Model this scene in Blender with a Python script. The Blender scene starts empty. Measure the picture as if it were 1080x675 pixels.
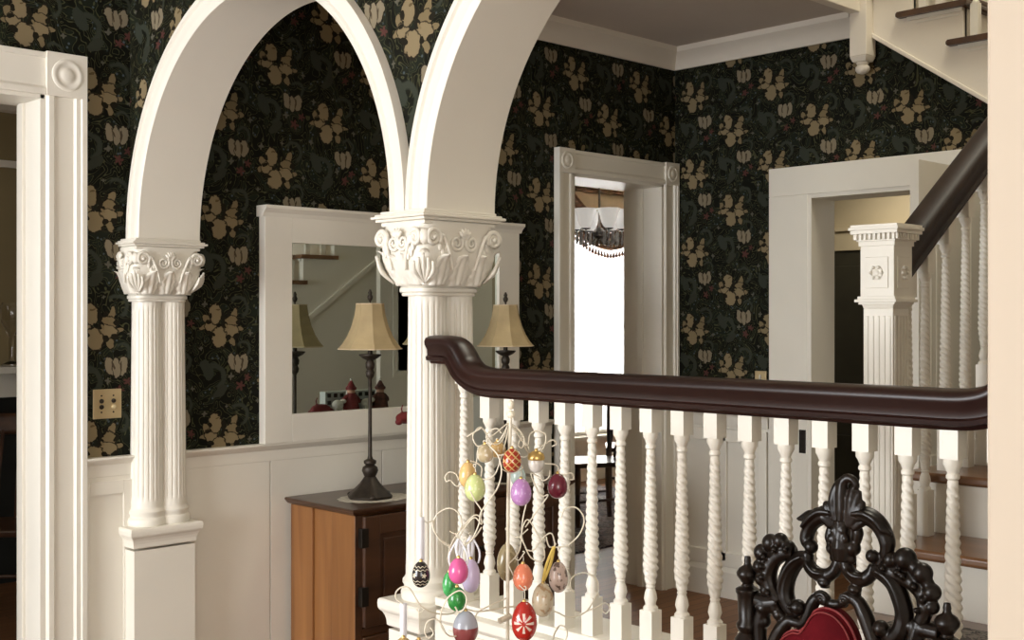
import bpy, bmesh, math, random
from mathutils import Vector, Matrix
random.seed(7)
PI = math.pi
COL = bpy.context.scene.collection

# ------------------------------------------------------------------ camera
FPX, CXP, HZ, EYE = 1264.0, 540.0, 335.0, 1.53
SA, CA = 0.69436, 0.71963          # forward = (SA, CA), sideways = (CA, -SA)
def ray(px):
    r = (px - CXP) / FPX
    return (CA * r + SA, -SA * r + CA)
def at_t(px, py, t):
    a, b = ray(px)
    return Vector((a * t, b * t, EYE + (HZ - py) / FPX * t))
def at_X(px, py, X):
    return at_t(px, py, X / ray(px)[0])
def at_Y(px, py, Y):
    return at_t(px, py, Y / ray(px)[1])

cam_d = bpy.data.cameras.new('camera')
cam = bpy.data.objects.new('camera', cam_d)
COL.objects.link(cam)
cam.location = (0, 0, EYE)
cam.rotation_euler = (PI / 2, 0, -math.atan2(SA, CA))
cam_d.sensor_width = 36.0
cam_d.lens = 36.0 * FPX / 1080.0
cam_d.shift_y = -2.5 / 1080.0
cam_d.clip_start = 0.05
bpy.context.scene.camera = cam

# ------------------------------------------------------------------ materials
class V:
    """A value in a node tree; arithmetic on it adds math nodes."""
    def __init__(s, nt, sock): s.nt, s.s = nt, sock
    def _m(s, op, b=None, c=None):
        n = s.nt.nodes.new('ShaderNodeMath'); n.operation = op
        for i, v in enumerate((s, b, c)):
            if v is None: continue
            if isinstance(v, V): s.nt.links.new(v.s, n.inputs[i])
            else: n.inputs[i].default_value = v
        return V(s.nt, n.outputs[0])
    def __add__(s, o): return s._m('ADD', o)
    def __sub__(s, o): return s._m('SUBTRACT', o)
    def __mul__(s, o): return s._m('MULTIPLY', o)
    def __truediv__(s, o): return s._m('DIVIDE', o)
    def sq(s): return s._m('MULTIPLY', s)
    def clamp(s):
        r = s._m('ADD', 0.0); r.s.node.use_clamp = True; return r

def new_mat(name):
    m = bpy.data.materials.new(name); m.use_nodes = True
    nt = m.node_tree
    return m, nt, nt.nodes['Principled BSDF']

def position_of(nt, space='Object'):
    tc = nt.nodes.new('ShaderNodeTexCoord')
    return tc.outputs[space]

def mat(name, col, rough=0.5, metal=0.0, var=0.12, scale=8.0, bump=0.0, bscale=60.0, stretch=None, spec=0.5, coat=0.0):
    m, nt, b = new_mat(name)
    N, L = nt.nodes, nt.links
    co = position_of(nt)
    if stretch:
        mp = N.new('ShaderNodeMapping'); mp.inputs['Scale'].default_value = stretch
        L.new(co, mp.inputs['Vector']); co = mp.outputs[0]
    nz = N.new('ShaderNodeTexNoise'); nz.inputs['Scale'].default_value = scale; nz.inputs['Detail'].default_value = 4
    L.new(co, nz.inputs['Vector'])
    rp = N.new('ShaderNodeValToRGB')
    rp.color_ramp.elements[0].position = 0.3; rp.color_ramp.elements[1].position = 0.7
    rp.color_ramp.elements[0].color = tuple(c * (1 - var) for c in col) + (1,)
    rp.color_ramp.elements[1].color = tuple(min(1, c * (1 + var)) for c in col) + (1,)
    L.new(nz.outputs['Fac'], rp.inputs['Fac']); L.new(rp.outputs[0], b.inputs['Base Color'])
    b.inputs['Roughness'].default_value = rough; b.inputs['Metallic'].default_value = metal
    b.inputs['Specular IOR Level'].default_value = spec
    b.inputs['Coat Weight'].default_value = coat
    if bump:
        n2 = N.new('ShaderNodeTexNoise'); n2.inputs['Scale'].default_value = bscale
        L.new(co, n2.inputs['Vector'])
        bp = N.new('ShaderNodeBump'); bp.inputs['Strength'].default_value = bump; bp.inputs['Distance'].default_value = 0.004
        L.new(n2.outputs['Fac'], bp.inputs['Height']); L.new(bp.outputs[0], b.inputs['Normal'])
    return m

def wood(name, dark, light, rough=0.4, axis='Z', scale=14.0, coat=0.0, spec=0.5):
    m, nt, b = new_mat(name)
    N, L = nt.nodes, nt.links
    mp = N.new('ShaderNodeMapping')
    s = {'X': (0.08, 1, 1), 'Y': (1, 0.08, 1), 'Z': (1, 1, 0.08)}[axis]
    mp.inputs['Scale'].default_value = s
    L.new(position_of(nt), mp.inputs['Vector'])
    nz = N.new('ShaderNodeTexNoise'); nz.inputs['Scale'].default_value = scale; nz.inputs['Detail'].default_value = 6; nz.inputs['Distortion'].default_value = 0.6
    L.new(mp.outputs[0], nz.inputs['Vector'])
    rp = N.new('ShaderNodeValToRGB')
    rp.color_ramp.elements[0].position = 0.3; rp.color_ramp.elements[1].position = 0.72
    rp.color_ramp.elements[0].color = dark + (1,); rp.color_ramp.elements[1].color = light + (1,)
    L.new(nz.outputs['Fac'], rp.inputs['Fac']); L.new(rp.outputs[0], b.inputs['Base Color'])
    b.inputs['Roughness'].default_value = rough
    b.inputs['Coat Weight'].default_value = coat; b.inputs['Coat Roughness'].default_value = 0.15; b.inputs['Specular IOR Level'].default_value = spec
    return m

def plank_floor(name):
    m, nt, b = new_mat(name)
    N, L = nt.nodes, nt.links
    co = position_of(nt)
    br = N.new('ShaderNodeTexBrick')
    br.inputs['Scale'].default_value = 1.0; br.inputs['Brick Width'].default_value = 1.6; br.inputs['Row Height'].default_value = 0.07
    br.inputs['Mortar Size'].default_value = 0.002
    br.inputs['Color1'].default_value = (0.20, 0.095, 0.042, 1); br.inputs['Color2'].default_value = (0.14, 0.062, 0.026, 1)
    br.inputs['Mortar'].default_value = (0.03, 0.015, 0.008, 1)
    L.new(co, br.inputs['Vector'])
    mp = N.new('ShaderNodeMapping'); mp.inputs['Scale'].default_value = (2, 40, 1); L.new(co, mp.inputs['Vector'])
    nz = N.new('ShaderNodeTexNoise'); nz.inputs['Scale'].default_value = 1.5; nz.inputs['Detail'].default_value = 5
    L.new(mp.outputs[0], nz.inputs['Vector'])
    mx = N.new('ShaderNodeMix'); mx.data_type = 'RGBA'; mx.blend_type = 'MULTIPLY'; mx.inputs['Factor'].default_value = 0.6
    L.new(br.outputs['Color'], mx.inputs[6]); L.new(nz.outputs['Fac'], mx.inputs[7])
    ad = N.new('ShaderNodeMix'); ad.data_type = 'RGBA'; ad.blend_type = 'ADD'; ad.inputs['Factor'].default_value = 0.35
    L.new(mx.outputs[2], ad.inputs[6]); L.new(br.outputs['Color'], ad.inputs[7])
    L.new(ad.outputs[2], b.inputs['Base Color'])
    b.inputs['Roughness'].default_value = 0.48; b.inputs['Specular IOR Level'].default_value = 0.3
    return m

def wallpaper(name, axis):
    """Dark floral paper: cream blooms, pale bells, grey-green leaves, red stars and tiny white flowers, half-drop repeat."""
    m, nt, b = new_mat(name)
    N, L = nt.nodes, nt.links
    geo = N.new('ShaderNodeNewGeometry')
    nz = N.new('ShaderNodeTexNoise'); nz.inputs['Scale'].default_value = 26; nz.inputs['Detail'].default_value = 2
    L.new(geo.outputs['Position'], nz.inputs['Vector'])
    sep = N.new('ShaderNodeSeparateXYZ'); L.new(geo.outputs['Position'], sep.inputs[0])
    sn = N.new('ShaderNodeSeparateColor'); L.new(nz.outputs['Color'], sn.inputs[0])
    wob1, wob2 = V(nt, sn.outputs[0]) - 0.5, V(nt, sn.outputs[1]) - 0.5
    W, H = 0.26, 0.435
    u = V(nt, sep.outputs[0 if axis == 'X' else 1]) + (-0.054 if axis == 'X' else 0.178)
    v = V(nt, sep.outputs[2]) + (-0.102 if axis == 'X' else -0.07)
    if axis == 'Y': u = u * -1.0
    u = u + wob1 * 0.022
    v = v + wob2 * 0.022
    cu = u / W
    col = cu._m('FLOOR')
    odd = (col * 0.5)._m('FRACT') * 2.0
    vv = (v + odd * (H / 2)) / H
    x = (cu - col - 0.5) * W
    y = (vv._m('FRACT') - 0.5) * H
    def mixc(fac, a, bcol, k=1.0):
        mx = N.new('ShaderNodeMix'); mx.data_type = 'RGBA'
        f = fac * k if k != 1.0 else fac
        L.new(f.s, mx.inputs[0])
        L.new(a, mx.inputs[6]) if not isinstance(a, tuple) else setattr(mx.inputs[6], 'default_value', a + (1,))
        L.new(bcol, mx.inputs[7]) if not isinstance(bcol, tuple) else setattr(mx.inputs[7], 'default_value', bcol + (1,))
        return mx.outputs[2]
    nr = N.new('ShaderNodeTexNoise'); nr.inputs['Scale'].default_value = 85; nr.inputs['Detail'].default_value = 1
    L.new(geo.outputs['Position'], nr.inputs['Vector'])
    rag = (V(nt, nr.outputs['Fac']) - 0.5) * 0.9
    def ell(cx, cy, rx, ry, ang=0.0):
        dx, dy = x - cx, y - cy
        if ang:
            c, s = math.cos(ang), math.sin(ang)
            dx, dy = dx * c + dy * s, dy * c - dx * s
        return (dx / rx).sq() + (dy / ry).sq() + rag
    def inside(d, r=1.0, k=7.0):
        return ((d - r) * (-k) + 0.5).clamp()
    # ground: near-black green with mottled foliage and thin tendrils
    n1 = N.new('ShaderNodeTexNoise'); n1.inputs['Scale'].default_value = 9; n1.inputs['Detail'].default_value = 1; n1.inputs['Distortion'].default_value = 2.2
    L.new(geo.outputs['Position'], n1.inputs['Vector'])
    f1 = V(nt, n1.outputs['Fac'])
    c = mixc(((f1 - 0.5) * 9.0).clamp(), (0.0065, 0.0066, 0.004), (0.013, 0.016, 0.010))
    band = ((f1 * 9.0)._m('FRACT') - 0.5)._m('ABSOLUTE')
    c = mixc(((band - 0.40) * 22.0).clamp(), c, (0.075, 0.075, 0.035), 0.75)
    vo = N.new('ShaderNodeTexVoronoi'); vo.inputs['Scale'].default_value = 46
    L.new(geo.outputs['Position'], vo.inputs['Vector'])
    dots = ((V(nt, vo.outputs['Distance']) - 0.26) * -9.0).clamp() * ((f1 - 0.52) * 14.0).clamp()
    c = mixc(dots, c, (0.075, 0.095, 0.11), 0.8)
    # grey-green curling leaf
    for (cx, cy, r, w) in ((-0.062, -0.115, 0.048, 0.011), (0.055, 0.165, 0.040, 0.008), (0.075, -0.005, 0.03, 0.006)):
        rr = ((x - cx).sq() + (y - cy).sq())._m('SQRT')
        ring = (((rr - r)._m('ABSOLUTE') - w) * -160.0 + 0.5).clamp()
        cut = (((x - cx) + (y - cy) * 0.7 + 0.02) * 60.0).clamp()
        c = mixc(ring * cut, c, (0.036, 0.041, 0.029))
    c = mixc(inside(ell(-0.088, -0.085, 0.024, 0.045, 0.5)), c, (0.034, 0.039, 0.028))
    c = mixc(inside(ell(-0.030, -0.172, 0.018, 0.038, -0.9)), c, (0.033, 0.036, 0.025))
    # red stars
    for (cx, cy, r) in ((0.062, -0.152, 0.020), (0.098, -0.118, 0.017)):
        dx, dy = x - cx, y - cy
        th = dy._m('ARCTAN2', dx)
        rr = (dx.sq() + dy.sq())._m('SQRT')
        lim = (th * 5.0)._m('COSINE') * (0.30 * r) + r * 0.8
        c = mixc(((lim - rr) * 320.0).clamp(), c, (0.085, 0.033, 0.027))
    # tiny white flowers
    for (cx, cy, r) in ((0.02, -0.115, 0.015), (-0.10, 0.175, 0.014), (0.108, 0.06, 0.012), (-0.115, 0.0, 0.011), (0.0, 0.2, 0.009)):
        dx, dy = x - cx, y - cy
        th = dy._m('ARCTAN2', dx)
        rr = (dx.sq() + dy.sq())._m('SQRT')
        lim = (th * 4.0)._m('COSINE') * (0.25 * r) + r * 0.8
        c = mixc(((lim - rr) * 320.0).clamp(), c, (0.12, 0.112, 0.085), 0.8)
    dark = (0.018, 0.014, 0.009)
    def petal(c, e, colr, inner=0.74):
        c = mixc(inside(e, 1.32), c, dark, 0.85)
        return mixc(inside(e, 0.96), c, colr)
    cream, cream2, pale = (0.225, 0.175, 0.098), (0.185, 0.142, 0.076), (0.215, 0.18, 0.12)
    fx, fy = -0.022, 0.085
    for (dx, dy, rx, ry, a, cl) in ((0.082, -0.010, 0.020, 0.009, 0.1, cream2), (0.055, 0.050, 0.014, 0.030, -0.35, cream2), (0.044, 0.018, 0.030, 0.026, 0.3, cream2),
                                    (0.046, -0.052, 0.013, 0.026, 0.35, cream2), (-0.070, 0.030, 0.015, 0.022, 0.5, cream2), (-0.076, 0.000, 0.020, 0.010, 0.2, cream2),
                                    (-0.050, 0.004, 0.026, 0.024, -0.3, cream), (0.040, -0.014, 0.036, 0.022, -0.2, cream),
                                    (-0.030, 0.052, 0.028, 0.038, 0.15, cream), (-0.012, -0.042, 0.034, 0.040, 0.1, cream)):
        c = petal(c, ell(fx + dx, fy + dy, rx, ry, a), cl)
    for (dx, dy, rx, ry, a) in ((0.008, 0.042, 0.010, 0.020, 0.2), (0.012, 0.010, 0.015, 0.013, 0.3), (0.030, -0.040, 0.013, 0.012, 0.0), (-0.060, 0.018, 0.014, 0.007, 0.3),
                            (-0.050, -0.026, 0.020, 0.010, -0.3), (0.074, 0.020, 0.014, 0.011, 0.5), (0.066, -0.036, 0.014, 0.011, 0.2), (-0.052, 0.046, 0.007, 0.012, 0.2), (0.030, 0.050, 0.006, 0.014, -0.3)):
        c = mixc(inside(ell(fx + dx, fy + dy, rx, ry, a)), c, (0.014, 0.012, 0.007))
    c = mixc(inside(ell(fx + 0.020, fy + 0.004, 0.005, 0.010, 0.7)), c, cream2)
    c = mixc(inside(ell(fx + 0.060, fy + 0.028, 0.004, 0.010, -0.7)), c, cream2)
    c = mixc(inside(ell(fx - 0.020, fy + 0.070, 0.010, 0.004, 0.3)), c, (0.12, 0.085, 0.04))
    bx, by = 0.052, -0.058
    for (dx, dy, rx, ry, a) in ((0.026, 0.0, 0.020, 0.034, -0.1), (-0.026, 0.002, 0.018, 0.034, 0.25), (-0.001, -0.006, 0.015, 0.036, 0.05)):
        c = petal(c, ell(bx + dx, by + dy, rx, ry, a), pale)
    c = mixc(inside(ell(bx + 0.017, by - 0.004, 0.0045, 0.022, -0.1)), c, (0.07, 0.05, 0.03))
    c = mixc(inside(ell(bx - 0.014, by + 0.004, 0.0035, 0.018, 0.25)), c, (0.07, 0.05, 0.03))
    L.new(c, b.inputs['Base Color'])
    b.inputs['Roughness'].default_value = 0.62
    b.inputs['Specular IOR Level'].default_value = 0.08
    return m

M = {}
M['white'] = mat('white_paint', (0.80, 0.762, 0.672), 0.40, var=0.02, scale=4, bump=0.012, bscale=25)
M['plaster'] = mat('cream_plaster', (0.78, 0.72, 0.62), 0.6, var=0.03, scale=3, bump=0.06)
M['ceil'] = mat('ceiling_plaster', (0.60, 0.53, 0.46), 0.8, var=0.03, scale=2)
M['cream'] = mat('cream_wall_paint', (0.52, 0.44, 0.345), 0.6, var=0.02, scale=2)
M['olive'] = mat('olive_wall_paint', (0.26, 0.20, 0.10), 0.7, var=0.06, scale=3)
M['beige'] = mat('beige_wall_paint', (0.50, 0.43, 0.30), 0.7, var=0.05, scale=3)
M['paperX'] = wallpaper('floral_wallpaper_long', 'X')
M['paperY'] = wallpaper('floral_wallpaper_cross', 'Y')
M['floor'] = plank_floor('oak_floor')
M['mahog'] = wood('mahogany', (0.010, 0.0035, 0.003), (0.026, 0.008, 0.005), 0.33, 'Y', 16, coat=0.0, spec=0.35)
M['mahogX'] = wood('mahogany_sloped', (0.012, 0.006, 0.004), (0.026, 0.012, 0.008), 0.5, 'X', 16, coat=0.0, spec=0.25)
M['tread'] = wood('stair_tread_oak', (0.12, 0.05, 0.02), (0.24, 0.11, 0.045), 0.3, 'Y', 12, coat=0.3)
M['ebony'] = wood('ebonised_wood', (0.0045, 0.0026, 0.0015), (0.011, 0.006, 0.0035), 0.32, 'Z', 20, coat=0.0, spec=0.3)
M['velvet'] = mat('red_velvet', (0.085, 0.004, 0.007), 0.9, var=0.25, scale=14, bump=0.1, bscale=220, spec=0.1)
M['piping'] = mat('red_braid', (0.19, 0.018, 0.018), 0.6, var=0.2, scale=40)
M['oak'] = wood('lit_oak', (0.19, 0.075, 0.022), (0.36, 0.16, 0.05), 0.4, 'Z', 12)  # light on the sideboard's side is put into this paler oak
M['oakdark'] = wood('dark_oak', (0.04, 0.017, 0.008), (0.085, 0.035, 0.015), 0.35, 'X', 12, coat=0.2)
M['iron'] = mat('bronzed_iron', (0.035, 0.026, 0.018), 0.5, metal=0.5, var=0.4, scale=30, bump=0.1)
M['hinge'] = mat('dark_hinge_metal', (0.02, 0.015, 0.01), 0.5, metal=0.6, var=0.3, scale=30)
M['shade'] = mat('parchment_shade', (0.42, 0.32, 0.17), 0.8, var=0.15, scale=9)
M['lace'] = mat('lace_cloth', (0.5, 0.46, 0.38), 0.9, var=0.25, scale=60)
M['brass'] = mat('aged_brass', (0.55, 0.43, 0.24), 0.42, metal=0.5, var=0.1, scale=10)
M['button'] = mat('dark_button', (0.02, 0.013, 0.008), 0.35, var=0.2)
M['pearl'] = mat('mother_of_pearl', (0.6, 0.5, 0.3), 0.3, var=0.2, scale=60)
M['cord'] = mat('cream_wire', (0.78, 0.72, 0.58), 0.4, var=0.06, scale=30)
M['ribbon'] = mat('white_ribbon', (0.82, 0.82, 0.86), 0.6, var=0.05, scale=30)
M['yellow'] = mat('yellow_ribbon', (0.75, 0.55, 0.12), 0.5, var=0.1, scale=30)
M['gold'] = mat('gold_leaf', (0.65, 0.45, 0.16), 0.3, metal=0.8, var=0.25, scale=40)
M['red'] = mat('red_cloth', (0.13, 0.008, 0.008), 0.7, var=0.2, scale=30)
M['plaid'] = mat('dark_plaid_cloth', (0.09, 0.03, 0.02), 0.8, var=0.6, scale=50)
M['fur'] = mat('white_fur', (0.55, 0.52, 0.46), 0.9, var=0.15, scale=60, bump=0.4, bscale=120)
M['skin'] = mat('figurine_face', (0.45, 0.25, 0.16), 0.6, var=0.1)
M['housewhite'] = mat('model_house_paint', (0.42, 0.45, 0.42), 0.6, var=0.1)
M['dark'] = mat('dark_paint', (0.012, 0.013, 0.011), 0.5, var=0.3)
M['darkdoor'] = mat('dark_green_brown_door', (0.028, 0.026, 0.016), 0.45, var=0.2, scale=6)
M['swag'] = mat('striped_gold_swag', (0.20, 0.10, 0.045), 0.7, var=0.6, scale=18, stretch=(1, 1, 7))
M['swagedge'] = mat('cream_swag_lining', (0.62, 0.50, 0.33), 0.7, var=0.1)
M['fringe'] = mat('brown_bead_fringe', (0.10, 0.035, 0.015), 0.45, var=0.3, scale=30)
M['silver'] = mat('silvered_metal', (0.35, 0.33, 0.31), 0.25, metal=0.9, var=0.2)
M['rug'] = None

def glass_mat(name, col=(1, 1, 1), rough=0.02):
    m, nt, b = new_mat(name)
    b.inputs['Base Color'].default_value = col + (1,)
    b.inputs['Roughness'].default_value = rough
    b.inputs['Transmission Weight'].default_value = 1.0
    b.inputs['IOR'].default_value = 1.45
    nz = nt.nodes.new('ShaderNodeTexNoise'); nz.inputs['Scale'].default_value = 40
    bp = nt.nodes.new('ShaderNodeBump'); bp.inputs['Strength'].default_value = 0.03
    nt.links.new(nz.outputs['Fac'], bp.inputs['Height']); nt.links.new(bp.outputs[0], b.inputs['Normal'])
    return m
M['glass'] = glass_mat('clear_crystal')
M['crystal'] = mat('cut_crystal', (0.62, 0.62, 0.64), 0.12, var=0.35, scale=60, spec=0.9)
def sheer_mat():
    m, nt, b = new_mat('sheer_curtain')
    N, L = nt.nodes, nt.links
    tr = N.new('ShaderNodeBsdfTranslucent'); tr.inputs[0].default_value = (0.95, 0.92, 0.86, 1)
    tp = N.new('ShaderNodeBsdfTransparent')
    wv = N.new('ShaderNodeTexWave'); wv.inputs['Scale'].default_value = 9; wv.inputs['Distortion'].default_value = 1.5
    L.new(position_of(nt), wv.inputs['Vector'])
    mr = N.new('ShaderNodeMapRange'); mr.inputs[3].default_value = 0.45; mr.inputs[4].default_value = 0.75
    L.new(wv.outputs['Fac'], mr.inputs[0])
    mx = N.new('ShaderNodeMixShader'); L.new(mr.outputs[0], mx.inputs[0]); L.new(tp.outputs[0], mx.inputs[1]); L.new(tr.outputs[0], mx.inputs[2])
    L.new(mx.outputs[0], N['Material Output'].inputs['Surface'])
    return m
M['sheer'] = sheer_mat()
def frosted():
    m, nt, b = new_mat('opal_glass')
    N, L = nt.nodes, nt.links
    nz = N.new('ShaderNodeTexNoise'); nz.inputs['Scale'].default_value = 20
    rp = N.new('ShaderNodeValToRGB'); rp.color_ramp.elements[0].color = (0.86, 0.85, 0.84, 1); rp.color_ramp.elements[1].color = (0.95, 0.94, 0.93, 1)
    L.new(nz.outputs['Fac'], rp.inputs[0]); L.new(rp.outputs[0], b.inputs['Base Color'])
    b.inputs['Roughness'].default_value = 0.25
    b.inputs['Transmission Weight'].default_value = 0.1
    b.inputs['Emission Color'].default_value = (1, 0.96, 0.9, 1); b.inputs['Emission Strength'].default_value = 0.25
    return m
M['opal'] = frosted()
def mirror_mat():
    m, nt, b = new_mat('mirror_silvering')
    N, L = nt.nodes, nt.links
    nz = N.new('ShaderNodeTexNoise'); nz.inputs['Scale'].default_value = 3
    rp = N.new('ShaderNodeValToRGB'); rp.color_ramp.elements[0].color = (0.66, 0.72, 0.68, 1); rp.color_ramp.elements[1].color = (0.70, 0.75, 0.70, 1)
    L.new(nz.outputs['Fac'], rp.inputs[0]); L.new(rp.outputs[0], b.inputs['Base Color'])
    b.inputs['Metallic'].default_value = 1.0; b.inputs['Roughness'].default_value = 0.015
    return m
M['mirror'] = mirror_mat()
def rug_mat(name, a, bcol, ccol, scale):
    m, nt, b = new_mat(name)
    N, L = nt.nodes, nt.links
    co = position_of(nt)
    vo = N.new('ShaderNodeTexVoronoi'); vo.inputs['Scale'].default_value = scale
    nz = N.new('ShaderNodeTexNoise'); nz.inputs['Scale'].default_value = scale * 1.7; nz.inputs['Distortion'].default_value = 1.5
    L.new(co, vo.inputs['Vector']); L.new(co, nz.inputs['Vector'])
    rp = N.new('ShaderNodeValToRGB'); rp.color_ramp.interpolation = 'CONSTANT'
    e = rp.color_ramp.elements; e[0].color = a + (1,); e[1].position = 0.45; e[1].color = bcol + (1,)
    k = e.new(0.60); k.color = ccol + (1,)
    k = e.new(0.68); k.color = a + (1,)
    mx = N.new('ShaderNodeMath'); mx.operation = 'MULTIPLY_ADD'; mx.inputs[1].default_value = 0.35
    L.new(vo.outputs['Distance'], mx.inputs[0]); L.new(nz.outputs['Fac'], mx.inputs[2])
    sb = N.new('ShaderNodeMath'); sb.operation = 'SUBTRACT'; sb.inputs[1].default_value = 0.1
    L.new(mx.outputs[0], sb.inputs[0]); L.new(sb.outputs[0], rp.inputs[0])
    L.new(rp.outputs[0], b.inputs['Base Color']); b.inputs['Roughness'].default_value = 0.95
    return m
M['rug'] = rug_mat('dark_patterned_rug', (0.035, 0.03, 0.028), (0.16, 0.14, 0.12), (0.07, 0.05, 0.05), 22)
M['rugblue'] = rug_mat('grey_patterned_rug', (0.10, 0.10, 0.12), (0.26, 0.24, 0.24), (0.14, 0.09, 0.09), 12)

# ------------------------------------------------------------------ mesh helpers
class MB:
    def __init__(s): s.v, s.f, s.mi, s.cur = [], [], [], 0
    def add(s, vs, fs):
        o = len(s.v); s.v += [tuple(p) for p in vs]
        for f in fs: s.f.append([i + o for i in f]); s.mi.append(s.cur)
    def box(s, x0, x1, y0, y1, z0, z1):
        x0, x1 = sorted((x0, x1)); y0, y1 = sorted((y0, y1)); z0, z1 = sorted((z0, z1))
        s.add([(x0, y0, z0), (x1, y0, z0), (x1, y1, z0), (x0, y1, z0), (x0, y0, z1), (x1, y0, z1), (x1, y1, z1), (x0, y1, z1)],
              [(3, 2, 1, 0), (4, 5, 6, 7), (0, 1, 5, 4), (1, 2, 6, 5), (2, 3, 7, 6), (3, 0, 4, 7)])
        return s
    def prism(s, poly, axis, a, b):
        n = len(poly)
        def P(p, k):
            if axis == 'X': return (k, p[0], p[1])
            if axis == 'Y': return (p[0], k, p[1])
            return (p[0], p[1], k)
        vs = [P(p, a) for p in poly] + [P(p, b) for p in poly]
        fs = [tuple(range(n))[::-1], tuple(range(n, 2 * n))] + [(i, (i + 1) % n, n + (i + 1) % n, n + i) for i in range(n)]
        s.add(vs, fs); return s
    def lathe(s, prof, c=(0, 0, 0), seg=20, mod=None, sx=1.0, sy=1.0, ph=0.0):
        """prof: (radius, z) from the bottom up; mod(theta, z, r) may reshape the radius."""
        vs, fs = [], []
        for (r, z) in prof:
            for k in range(seg):
                th = 2 * PI * k / seg + ph
                q = mod(th, z, r) if mod else r
                vs.append((c[0] + q * math.cos(th) * sx, c[1] + q * math.sin(th) * sy, c[2] + z))
        for i in range(len(prof) - 1):
            for k in range(seg):
                a, b = i * seg + k, i * seg + (k + 1) % seg
                fs.append((a, b, b + seg, a + seg))
        fs.append(tuple(range(seg))[::-1]); n = (len(prof) - 1) * seg
        fs.append(tuple(range(n, n + seg)))
        s.add(vs, fs); return s
    def tube(s, pts, r, seg=8, flat=None):
        pts = [Vector(p) for p in pts]; n = len(pts)
        rs = r if isinstance(r, (list, tuple)) else [r] * n
        T = [(pts[min(i + 1, n - 1)] - pts[max(i - 1, 0)]).normalized() for i in range(n)]
        up = Vector((0, 0, 1)) if abs(T[0].z) < 0.9 else Vector((1, 0, 0))
        N = (up - T[0] * up.dot(T[0])).normalized()
        vs, fs = [], []
        for i in range(n):
            N = N - T[i] * N.dot(T[i]); N = N.normalized() if N.length > 1e-6 else T[i].orthogonal().normalized()
            B = T[i].cross(N)
            for k in range(seg):
                a = 2 * PI * k / seg
                vs.append(pts[i] + N * (math.cos(a) * rs[i]) + B * (math.sin(a) * rs[i]))
        for i in range(n - 1):
            for k in range(seg):
                a, b = i * seg + k, i * seg + (k + 1) % seg
                fs.append((a, b, b + seg, a + seg))
        fs.append(tuple(range(seg))[::-1]); fs.append(tuple(range((n - 1) * seg, n * seg)))
        s.add(vs, fs); return s
    def sweep(s, pts, prof, B):
        """Sweep a closed outline (n, b) along a planar path; B is the fixed binormal, n is B x T."""
        pts = [Vector(p) for p in pts]; B = Vector(B); n, m = len(pts), len(prof)
        vs, fs = [], []
        for i in range(n):
            T = (pts[min(i + 1, n - 1)] - pts[max(i - 1, 0)]).normalized()
            Nn = B.cross(T).normalized()
            for (a, b) in prof: vs.append(pts[i] + Nn * a + B * b)
        for i in range(n - 1):
            for k in range(m):
                a, b = i * m + k, i * m + (k + 1) % m
                fs.append((a, b, b + m, a + m))
        fs.append(tuple(range(m))[::-1]); fs.append(tuple(range((n - 1) * m, n * m)))
        s.add(vs, fs); return s
    def ball(s, c, r, seg=14, rings=9, R=None):
        rx, ry, rz = r if isinstance(r, (tuple, list)) else (r, r, r)
        vs = []
        for i in range(1, rings):
            ph = PI * i / rings
            for k in range(seg):
                th = 2 * PI * k / seg
                vs.append(Vector((rx * math.sin(ph) * math.cos(th), ry * math.sin(ph) * math.sin(th), -rz * math.cos(ph))))
        vs += [Vector((0, 0, -rz)), Vector((0, 0, rz))]
        if R: vs = [R @ p for p in vs]
        vs = [p + Vector(c) for p in vs]
        fs = []; n = (rings - 1) * seg
        for i in range(rings - 2):
            for k in range(seg):
                a, b = i * seg + k, i * seg + (k + 1) % seg
                fs.append((a, b, b + seg, a + seg))
        for k in range(seg):
            fs.append((n, (k + 1) % seg, k)); fs.append((n + 1, n - seg + k, n - seg + (k + 1) % seg))
        s.add(vs, fs); return s
    def grid(s, fn, nu, nv):
        vs = [fn(i / nu, j / nv) for i in range(nu + 1) for j in range(nv + 1)]
        fs = [(i * (nv + 1) + j, i * (nv + 1) + j + 1, (i + 1) * (nv + 1) + j + 1, (i + 1) * (nv + 1) + j) for i in range(nu) for j in range(nv)]
        s.add(vs, fs); return s
    def build(s, name, material, parent=None, smooth=False, bevel=0.0, solid=0.0, kind=None, remesh=0.0, origin=None):
        me = bpy.data.meshes.new(name)
        vs = s.v
        if origin is not None: vs = [(p[0] - origin[0], p[1] - origin[1], p[2] - origin[2]) for p in vs]
        me.from_pydata([tuple(p) for p in vs], [], s.f)
        bm = bmesh.new(); bm.from_mesh(me)
        if not solid: bmesh.ops.recalc_face_normals(bm, faces=bm.faces)
        bm.to_mesh(me); bm.free()
        mats = material if isinstance(material, (list, tuple)) else [material]
        for m_ in mats: me.materials.append(m_)
        if len(mats) > 1:
            for p, i in zip(me.polygons, s.mi): p.material_index = i
        if smooth:
            for p in me.polygons: p.use_smooth = True
            if smooth != 2:
                me.set_sharp_from_angle(angle=math.radians(40))
        o = bpy.data.objects.new(name, me); COL.objects.link(o)
        if origin is not None: o.location = origin
        if parent is not None:
            o.parent = parent
            if origin is None:
                o.matrix_parent_inverse = Matrix.Translation(-world_loc(parent))
            else:
                o.location = Vector(origin) - world_loc(parent)
        if bevel:
            md = o.modifiers.new('bevel', 'BEVEL'); md.width = bevel; md.segments = 2; md.limit_method = 'ANGLE'
        if solid:
            md = o.modifiers.new('solid', 'SOLIDIFY'); md.thickness = solid
        if remesh:
            md = o.modifiers.new('remesh', 'REMESH'); md.mode = 'VOXEL'; md.voxel_size = remesh; md.use_smooth_shade = True
            md = o.modifiers.new('smooth', 'SMOOTH'); md.factor = 0.5; md.iterations = 2
        if kind: o['kind'] = kind
        return o

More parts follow.
